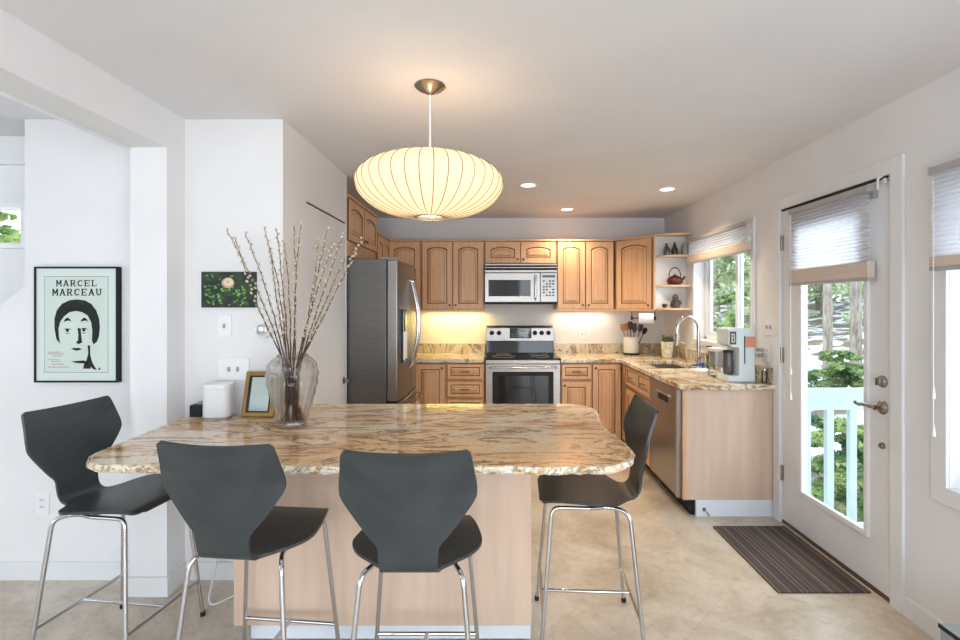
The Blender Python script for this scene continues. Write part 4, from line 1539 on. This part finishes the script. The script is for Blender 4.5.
MB().prism(rrect(0.066, 0.055, 0.038), 0.01, 0.148).build('grille_body', WPLAS, r, smooth=40)
MB().prism(rrect(0.068, 0.057, 0.040), 0.148, 0.175).build('top_cap', mat('white_gloss_cap', (0.86, 0.86, 0.86), 0.25), r, smooth=40, bevel=0.004)
MB().prism(rrect(0.062, 0.051, 0.036), 0.0, 0.010).build('base', GREYP, r, smooth=40)
r = thing('small_black_box', 'small black plastic box left of the white speaker', 'box', ((198 - 494) * 2.53 / 490, 2.535, ZP + 0.0005))
MB().box(-0.031, 0.031, -0.03, 0.03, 0, 0.062).build('case', BLACK, r, bevel=0.006)
MB().box(0.004, 0.022, -0.012, 0.008, 0.062, 0.078).build('top_button', GREYP, r, bevel=0.002)
# gold mirror
r = thing('tabletop_mirror', 'small gold framed mirror leaning against the wall on the bar', 'mirror', ((257 - 494) * 2.50 / 490, 2.505, ZP + 0.002), R(-2))
tilt = R(-14)
w_, h_ = 0.166, 0.232
mb = cells([-w_ / 2, -w_ / 2 + 0.026, w_ / 2 - 0.026, w_ / 2], [0, 0.026, h_ - 0.026, h_], lambda a, b: not (abs(a) < w_ / 2 - 0.026 and 0.026 < b < h_ - 0.026), -0.01, 0.008, 'y')
fo = mb.build('frame', GOLD, r, bevel=0.004)
fo.rotation_euler = (tilt, 0, 0)
ii = cells([-w_ / 2 + 0.022, -w_ / 2 + 0.030, w_ / 2 - 0.030, w_ / 2 - 0.022], [0.022, 0.030, h_ - 0.030, h_ - 0.022], lambda a, b: not (abs(a) < w_ / 2 - 0.03 and 0.03 < b < h_ - 0.03), -0.0115, -0.002, 'y').build('inner_lip', BLACK, r)
ii.rotation_euler = (tilt, 0, 0)
g_ = MB().box(-w_ / 2 + 0.024, w_ / 2 - 0.024, -0.004, 0.002, 0.024, h_ - 0.024).build('mirror_glass', MIRROR, r)
g_.rotation_euler = (tilt, 0, 0)

# ------------------------------------------------------------------ things on the kitchen worktop
ZW = ZT + 0.0006
r = thing('utensil_crock', 'cream ceramic crock on a dark base in the worktop corner', 'crock', (1.50, 5.36, ZW))
MB().lathe([(0.086, 0), (0.088, 0.015), (0.086, 0.02)], 28).build('base_tray', BLACK, r, smooth=40)
MB().lathe([(0.078, 0.02), (0.080, 0.025), (0.080, 0.19), (0.076, 0.192), (0.072, 0.188), (0.072, 0.03), (0.001, 0.028)], 28).build('pot', CERW, r, smooth=50)
uts = [(-0.035, 0.0, -0.10, 0.33, 'spoon', WOODSP), (-0.015, 0.02, -0.05, 0.34, 'spoon', WOODSP), (0.02, -0.02, 0.03, 0.34, 'spatula', PURPLE), (0.04, 0.0, 0.11, 0.33, 'spatula', PURPLE),
       (0.0, -0.03, -0.02, 0.36, 'spatula', PURPLE), (0.05, 0.02, 0.17, 0.29, 'spoon', BLACK), (0.01, 0.03, 0.05, 0.31, 'spoon', NICKEL)]
ul = {'spoon': 'spoon', 'spatula': 'spatula'}
names = ['wooden spoon leaning furthest left in the cream crock', 'wooden spoon second from left in the cream crock', 'dark purple spatula leaning just right of centre in the crock', 'dark purple spatula leaning right in the crock',
         'tallest dark purple spatula at the centre of the crock', 'black spoon leaning furthest right out of the crock', 'metal spoon at the back of the cream crock']
for (bx, by, tx, tz, kd, mt), nm in zip(uts, names):
    u = thing(kd, nm, kd, (1.50 + bx, 5.36 + by, ZW + 0.032), 0, 'cooking utensils in the crock')
    top = Vector((tx - bx, 0, tz - 0.032))
    hd = top * 0.72
    MB().tube([(0, 0, 0), tuple(hd)], 0.005, 8).build('handle', mt, u, smooth=40)
    dirv = top.normalized()
    mb = MB().tube([tuple(hd), tuple(hd.lerp(top, 0.2)), tuple(hd.lerp(top, 0.6)), tuple(hd.lerp(top, 0.9)), tuple(top)], [0.006, 0.020, 0.028, 0.022, 0.008] if kd == 'spoon' else [0.006, 0.024, 0.026, 0.026, 0.022], 12)
    mb.v = [(x, y * 0.3, z) for x, y, z in mb.v]
    mb.build('head', mt, u, smooth=50)

# paper towel under the corner cabinet
r = thing('paper_towel_holder', 'paper towel roll on a black holder under the corner cabinet', 'paper towel', (1.50, 4.98, UZ0 - 0.014), R(-20))
MB().tube([(-0.10, 0, -0.07), (0.125, 0, -0.07)], 0.006).build('rod', BLACK, r)
for x in (-0.105, 0.12):
    MB().tube([(x, 0, -0.07), (x + 0.02, 0, -0.07)], 0.020, 14).box(x + 0.005, x + 0.013, -0.006, 0.006, -0.07, 0.0).build('bracket', BLACK, r, smooth=40)
MB().tube([(-0.025, 0, -0.07), (0.117, 0, -0.07)], 0.052, 24).build('paper_roll', TOWEL, r, smooth=40)

# planter
r = thing('plant_pot', 'patterned cream pot with small succulent behind the sink', 'potted plant', (1.76, 4.98, ZW))
PATT = noisy('patterned_ceramic', (0.72, 0.60, 0.36), (0.80, 0.80, 0.74), 0.35, 26, lo=0.48, hi=0.52)
MB().lathe([(0.042, 0), (0.050, 0.01), (0.062, 0.13), (0.066, 0.17), (0.060, 0.17), (0.052, 0.14), (0.001, 0.14)], 8).build('pot', PATT, r, smooth=30)
for k in range(9):
    a = k * 2.4
    l_ = random.uniform(0.05, 0.10)
    m = MB()
    c_ = Vector((0.025 * math.cos(a), 0.025 * math.sin(a), 0.142))
    m.tube([c_, c_ + Vector((0.01 * math.cos(a), 0.01 * math.sin(a), l_ * 0.5)), c_ + Vector((0.035 * math.cos(a), 0.035 * math.sin(a), l_))], [0.004, 0.010, 0.002], 6)
    for q in range(4):
        b_ = a + q * 1.6
        c2 = c_ + Vector((0.015 * math.cos(a), 0.015 * math.sin(a), l_ * (0.4 + 0.15 * q)))
        m.tube([c2, c2 + Vector((0.015 * math.cos(b_), 0.015 * math.sin(b_), 0.01)), c2 + Vector((0.03 * math.cos(b_), 0.03 * math.sin(b_), 0.022))], [0.003, 0.007, 0.001], 6)
    m.build('leaf_stalk', GREEN, r, smooth=60)

# dish soap, brush, towel, jug
r = thing('soap_bottle', 'clear soap bottle with green label by the faucet', 'bottle', (1.815, 4.10, ZW))
MB().lathe([(0.028, 0), (0.030, 0.01), (0.030, 0.11), (0.012, 0.135), (0.012, 0.15)], 18).build('bottle_body', JAR, r, smooth=50)
MB().lathe([(0.0306, 0.03), (0.0308, 0.031), (0.0308, 0.085), (0.0306, 0.086)], 18, cap=False).build('label_band', mat('green_label', (0.04, 0.22, 0.08), 0.5), r)
MB().lathe([(0.014, 0.15), (0.014, 0.165), (0.004, 0.17), (0.004, 0.19)], 12).box(-0.035, 0.006, -0.006, 0.006, 0.188, 0.20).build('pump', BLACK, r, smooth=40)
r = thing('dish_brush', 'blue dish brush lying beside the sink', 'brush', (1.79, 4.235, ZW + 0.012))
MB().tube([(0.02, 0.0, 0.02), (-0.03, 0, 0.012), (-0.09, 0, 0.008)], [0.018, 0.01, 0.006], 10).build('handle', BLUE, r, smooth=50)
MB().lathe([(0.022, -0.012), (0.026, 0.0), (0.028, 0.01)], 16, (0.03, 0, 0)).build('brush_head', BLUE, r, smooth=50)
r = tag(MB().box(-0.08, 0.08, -0.08, 0.08, 0, 0.009).box(-0.075, 0.07, -0.075, 0.07, 0.009, 0.018).build('dish_towel', TOWEL, None, (1.70, 3.97, ZW), R(10), bevel=0.004), 'folded white dish towel on the worktop in front of the sink', 'towel')
r = tag(MB().prism([(-0.16, -0.03), (0.10, -0.05), (0.17, 0.0), (0.10, 0.05), (-0.16, 0.03)], 0, 0.012).build('cutting_board', WOODSP, None, (1.70, 4.20 + 0.0, ZW), R(35), bevel=0.003), 'small wooden paddle board at the sink rim', 'board') if False else None
r = thing('water_pitcher', 'clear plastic water filter pitcher left of the coffee maker', 'pitcher', (1.695, 3.73, ZW), R(0))
MB().prism(rrect(0.045, 0.07, 0.03), 0.0, 0.19).build('jug', JAR, r, smooth=40)
MB().prism(rrect(0.047, 0.072, 0.03), 0.19, 0.215).build('lid', WPLAS, r, smooth=40, bevel=0.004)
MB().prism(rrect(0.032, 0.055, 0.02), 0.09, 0.19).build('filter_hopper', WPLAS, r, smooth=40)
MB().tube(rounded([(-0.045, 0, 0.18), (-0.085, 0, 0.17), (-0.085, 0, 0.06), (-0.045, 0, 0.05)], 0.02), 0.007).build('handle', JAR, r, smooth=40)

# coffee maker: side view, facing -X
r = thing('coffee_maker', 'pale blue-white coffee maker with orange tag on the worktop end', 'coffee maker', (1.732, 3.51, ZW))
r.scale = (0.86, 1, 1)
CW = 0.115
prof = [(-0.11, 0.0), (0.105, 0.0), (0.105, 0.375), (-0.06, 0.38), (-0.11, 0.37), (-0.11, 0.265), (-0.075, 0.245), (-0.03, 0.245), (-0.022, 0.235), (-0.022, 0.055), (-0.03, 0.045), (-0.11, 0.045)]
mb = MB()
# wall-like side profile extruded along Y
mb.prism(prof, -0.09, 0.09, axis='y')
mb.build('housing', PALEBL, r, bevel=0.004)
MB().box(-0.108, 0.107, -0.092, 0.092, -0.0004, 0.008).build('base_plate', GREYP, r)
MB().lathe([(0.030, 0.046), (0.038, 0.06), (0.040, 0.12), (0.034, 0.17), (0.036, 0.20)], 20, (-0.066, 0, 0)).build('carafe', mat('smoked_glass', (0.10, 0.09, 0.09), 0.12), r, smooth=50)
MB().lathe([(0.036, 0.20), (0.038, 0.202), (0.038, 0.215), (0.01, 0.22)], 20, (-0.066, 0, 0)).build('carafe_lid', BLACK, r, smooth=40)
MB().box(0.016, 0.024, -0.0925, -0.09, 0.13, 0.325).build('water_gauge', DARK, r)
MB().box(0.028, 0.103, -0.094, -0.09, 0.245, 0.32).build('copper_tag', ORANGE, r)
bd = MB().box(-0.100, -0.050, -0.094, -0.09, 0.265, 0.355).build('badge', mat('dark_bronze_badge', (0.10, 0.07, 0.05), 0.5), r)
m = MB()
for a in ((-0.104, -0.098, 0.28, 0.34), (-0.098, -0.082, 0.334, 0.34), (-0.098, -0.082, 0.308, 0.314), (-0.098, -0.080, 0.28, 0.286), (-0.084, -0.078, 0.314, 0.334), (-0.082, -0.076, 0.286, 0.308)):
    m.box(a[0] + 0.016, a[1] + 0.016, -0.0950, -0.094, a[2], a[3])
m.build('badge_letter', CERW, bd)
r = thing('power_cord', 'grey power cord looping from the outlet behind the coffee maker', 'cord', (1.88, 3.47, ZW))
MB().tube(rounded([(-0.018, 0.02, 0.22), (-0.10, 0.02, 0.24), (-0.06 - 0.02, 0.03, 0.16), (-0.065, 0.0, 0.05), (-0.02, -0.02, 0.006), (-0.03, -0.06, 0.006)], 0.05), 0.003).build('cable', GREYP, r, smooth=60)
MB().tube(rounded([(-0.018, 0.02, 0.18), (-0.05, 0.02, 0.18), (-0.055, 0.02, 0.10), (-0.02, -0.04, 0.02), (0.0, -0.03, 0.006)], 0.03), 0.003).build('cable', GREYP, r, smooth=60)
for (x, y, hh, lab) in ((1.885, 3.415, 0.085, 'small clear glass jar at the worktop end by the door'), (1.868, 3.525, 0.10, 'clear glass jar behind the coffee maker near the wall')):
    r = thing('glass_jar', lab, 'jar', (x, y, ZW), 0, 'clear jars on the worktop end')
    MB().lathe([(0.016, 0), (0.018, 0.004), (0.018, hh * 0.8), (0.014, hh)], 18).build('jar_body', JAR, r, smooth=40)
    MB().lathe([(0.015, hh), (0.015, hh + 0.01), (0.001, hh + 0.012)], 18).build('lid', CHROME, r, smooth=40)

# ------------------------------------------------------------------ corner shelf items
def shelf_item(name, label, cat, x, y, z, prof, mt, n=18, extra=None, scale=1):
    r = thing(name, label, cat, (x, y, z + 0.0006))
    MB().lathe([(a * scale, b * scale) for a, b in prof], n).build('body', mt, r, smooth=50)
    if extra:
        extra(r)
    return r


S1, S2, S3 = UZ0 + 0.542, UZ0 + 0.248, UZ0 + 0.02
shelf_item('small_vase', 'small mottled bottle vase at the left of the top corner shelf', 'vase', 1.705, 4.84, S1, [(0.030, 0), (0.034, 0.03), (0.028, 0.07), (0.012, 0.09), (0.014, 0.115)], CERG)
shelf_item('small_jar', 'dark lidded jar in the middle of the top corner shelf', 'jar', 1.785, 4.84, S1, [(0.028, 0), (0.033, 0.03), (0.030, 0.06), (0.018, 0.078)], CERD,
           extra=lambda r: MB().lathe([(0.020, 0.078), (0.022, 0.09), (0.012, 0.11), (0.008, 0.13), (0.001, 0.133)], 16).build('lid', CERD, r, smooth=50))
shelf_item('small_bottle', 'grey-green small bottle at the right of the top corner shelf', 'bottle', 1.875, 4.81, S1, [(0.026, 0), (0.030, 0.02), (0.030, 0.08), (0.012, 0.105), (0.014, 0.125)], noisy('grey_green_glaze', (0.26, 0.27, 0.22), (0.36, 0.37, 0.30), 0.4, 9))


def pot_extra(r):
    MB().tube([(0.055, 0, 0.04), (0.085, 0, 0.06), (0.10, 0, 0.085)], [0.013, 0.010, 0.008], 10).build('spout', COPPER, r, smooth=50)
    MB().lathe([(0.030, 0.085), (0.026, 0.092), (0.006, 0.098), (0.008, 0.108), (0.001, 0.112)], 16).build('lid', COPPER, r, smooth=50)
    MB().tube([(0.058 * math.cos(R(a)), 0, 0.085 + 0.085 * math.sin(R(a))) for a in range(0, 181, 15)], 0.005, 8).build('handle', BLACK, r, smooth=50)


shelf_item('teapot', 'copper-brown teapot with a tall hoop handle on the middle corner shelf', 'teapot', 1.782, 4.83, S2, [(0.050, 0), (0.072, 0.02), (0.076, 0.045), (0.060, 0.075), (0.032, 0.086)], COPPER, 24, pot_extra)
shelf_item('small_cup', 'tiny dark cup on the bottom corner shelf', 'cup', 1.69, 4.85, S3, [(0.014, 0), (0.024, 0.015), (0.027, 0.04), (0.024, 0.04), (0.018, 0.012), (0.001, 0.01)], CERD)
shelf_item('carved_figurine', 'dark carved round figurine on the bottom corner shelf', 'figurine', 1.79, 4.84, S3, [(0.036, 0), (0.046, 0.02), (0.042, 0.06), (0.028, 0.08), (0.032, 0.10), (0.024, 0.125), (0.008, 0.14)], CERD,
           extra=lambda r: MB().tube([(0.04, 0, 0.03), (0.058, 0, 0.05), (0.04, 0, 0.075)], 0.009).build('arm', CERD, r, smooth=50))

# ------------------------------------------------------------------ floor things
r = tag(MB().box(-0.235, 0.235, -0.37, 0.37, 0, 0.009).build('door_mat', MATM, None, (1.668, 2.84, 0.0005), 0, bevel=0.003), 'dark striped door mat in front of the exterior door', 'mat')
r = thing('storage_box', 'grey low box with dark edging at the bottom right corner of the view', 'box', (1.75, 1.62, 0))
MB().box(-0.13, 0.15, -0.16, 0.16, 0, 0.285).build('box_body', GREYBOX, r, bevel=0.002)
MB().box(-0.133, 0.153, -0.163, 0.163, 0.285, 0.297).build('lid', GREYBOX, r, bevel=0.002)
MB().box(-0.1345, -0.1325, -0.163, 0.163, 0.283, 0.2985).build('edging', BLACK, r)
r = thing('white_cable', 'white cable hanging by the baseboard behind the left stools', 'cable', (-1.42, 2.42, 0.0))
MB().tube(rounded([(-0.03, 0.16, 0.36), (-0.03, 0.14, 0.10), (0.02, -0.02, 0.012), (0.06, -0.06, 0.006), (0.17, 0.08, 0.006), (0.25, 0.12, 0.006)], 0.06), 0.005, 8).build('cord', WPLAS, r, smooth=60)

# ------------------------------------------------------------------ outside
struct(MB().box(XR + 0.15, 4.3, -1.5, 3.40, -0.25, -0.12).build('floor_deck', DECK))
r = thing('deck_railing', 'white painted deck railing outside the glazed door', 'railing', (2.10, 3.36, -0.12))
MB().box(0.0, 2.15, -0.02, 0.02, 0.86, 1.005).build('top_rail', RAIL, r)
MB().box(0.0, 2.15, -0.018, 0.018, 0.03, 0.08).build('bottom_rail', RAIL, r)
for k in range(14):
    x = 0.012 + 0.157 * k
    MB().box(x + 0.004, x + 0.050, -0.018, 0.018, 0.0, 0.86).build('baluster', RAIL, r)


def gz(x, y):
    """terrain height"""
    if y > 6.2 and x < 6:
        pass
    t = max(0.0, x - 3.0)
    z = -1.9 + 0.30 * min(t, 6) + 0.10 * max(0, t - 6)
    return z + 0.25 * math.sin(x * 0.6 + y * 0.35) + 0.15 * math.sin(y * 0.9)


mb = MB()
nx, ny = 40, 46
for i in range(nx + 1):
    for j in range(ny + 1):
        x, y = 2.4 + i * 1.3, -6 + j * 1.4
        mb.v.append((x, y, gz(x, y) if i else -2.4))
for i in range(nx):
    for j in range(ny):
        a = i * (ny + 1) + j
        mb.f.append((a, a + ny + 1, a + ny + 2, a + 1))
        mb.m.append(0)
struct(mb.build('ground_slope', GROUND, smooth=60))


def foliage(mb, c, rad, n_, size, flat=0.5):
    for _ in range(n_):
        d_ = Vector((random.gauss(0, 1), random.gauss(0, 1), random.gauss(0, 1))).normalized() * rad * random.random() ** 0.4
        p = Vector(c) + Vector((d_.x, d_.y, d_.z * flat))
        u = Vector((random.gauss(0, 1), random.gauss(0, 1), random.gauss(0, 0.6))).normalized()
        v = u.orthogonal().normalized()
        v.rotate(Matrix.Rotation(random.uniform(0, 2 * PI), 3, u))
        s_ = size * random.uniform(0.6, 1.3)
        mb.add([p - u * s_, p + v * s_ * 0.35, p + u * s_, p - v * s_ * 0.35], [(0, 1, 2, 3)])


def tree(x, y, h, tr, mt, z_first, label, dens=900, spread=1.6, size=0.10, name='conifer_tree', lean=0.0):
    z = gz(x, y) if x > 2.4 else -2.0
    r = thing(name, label, 'tree', (x, y, z), 0, 'trees on the slope outside')
    MB().tube([(0, 0, -0.2), (lean * 0.3, 0, h * 0.4), (lean, 0, h)], [tr * 1.15, tr * 0.9, tr * 0.25], 10).build('trunk', BARK, r, smooth=60)
    m = MB()
    nb = max(4, int((h - z_first) / 0.5))
    for b in range(nb):
        t = b / nb
        zz = z_first + (h - z_first) * t + 0.0
        L_ = spread * (1 - 0.75 * t)
        for k in range(4):
            a = random.uniform(0, 2 * PI)
            zz = z_first + (h - z_first) * (t + random.uniform(0, 1.0 / nb))
            for q in range(3):
                rr = L_ * (q + 0.6) / 3
                foliage(m, (lean * zz / h + rr * math.cos(a), rr * math.sin(a), zz + random.uniform(-0.25, 0.1) * rr), L_ * 0.28, max(4, int(dens / nb / 12)), size, 0.35)
    m.build('foliage', mt, r)
    return r


# two trunks seen through the door, X/Y slopes taken from where they stand on the slope
tree(7.9, 11.6, 9, 0.10, LEAF1, 3.4, 'left of the two bare trunks seen through the glazed door', 700, 0.6)
tree(8.6, 11.65, 9, 0.12, LEAF1, 3.4, 'right of the two bare trunks seen through the glazed door', 700, 0.6)
# spruce shrubs below the deck
shr = [(4.0, 5.9, 2.1), (5.35, 7.5, 0.9), (2.95, 4.75, 1.5), (5.0, 5.85, 1.7), (6.9, 9.7, 1.0), (4.2, 9.2, 2.7), (5.7, 11.8, 2.9)]
sl = ['spruce shrub just beyond the deck railing, middle of the door glass', 'spruce shrub behind the middle one beyond the railing', 'nearest low spruce shrub below the deck railing', 'spruce shrub beyond the railing at the right of the door glass',
      'low spruce shrub at the foot of the two bare trunks', 'nearer young spruce seen low through the sink window', 'taller young spruce further off through the sink window']
for (x, y, h), lb in zip(shr, sl):
    tree(x, y, h, 0.04, LEAF3, 0.15, lb, 5200, 0.8, 0.055, 'spruce_shrub')
# forest further up
spots = []
tries = 0
while len(spots) < 48 and tries < 4000:
    tries += 1
    X_ = random.uniform(10.5, 27)
    s_ = random.uniform(0.38, 0.98)
    Y_ = X_ / s_
    if X_ < 15 and 0.60 < s_ < 0.73:
        continue
    if Y_ > 46 or any((X_ - a) ** 2 + (Y_ - b) ** 2 < 3.1 ** 2 for a, b in spots):
        continue
    spots.append((X_, Y_))
for X_, Y_ in spots:
    tree(X_, Y_, 9 + X_ * 0.2, 0.15, LEAF2, 0.6 + random.random(), 'leafy pale green forest tree on the snowy slope beyond the windows', 3600, 1.7, 0.20, 'forest_tree')
for j, (x, y) in enumerate(((-13, 12.2), (-18, 18.6), (-10.0, 9.0))):
    tree(x, y, 6.0, 0.15, LEAF1, 0.8, 'dark conifer outside the small stairwell window', 1500, 2.2, 0.16, 'conifer_tree')
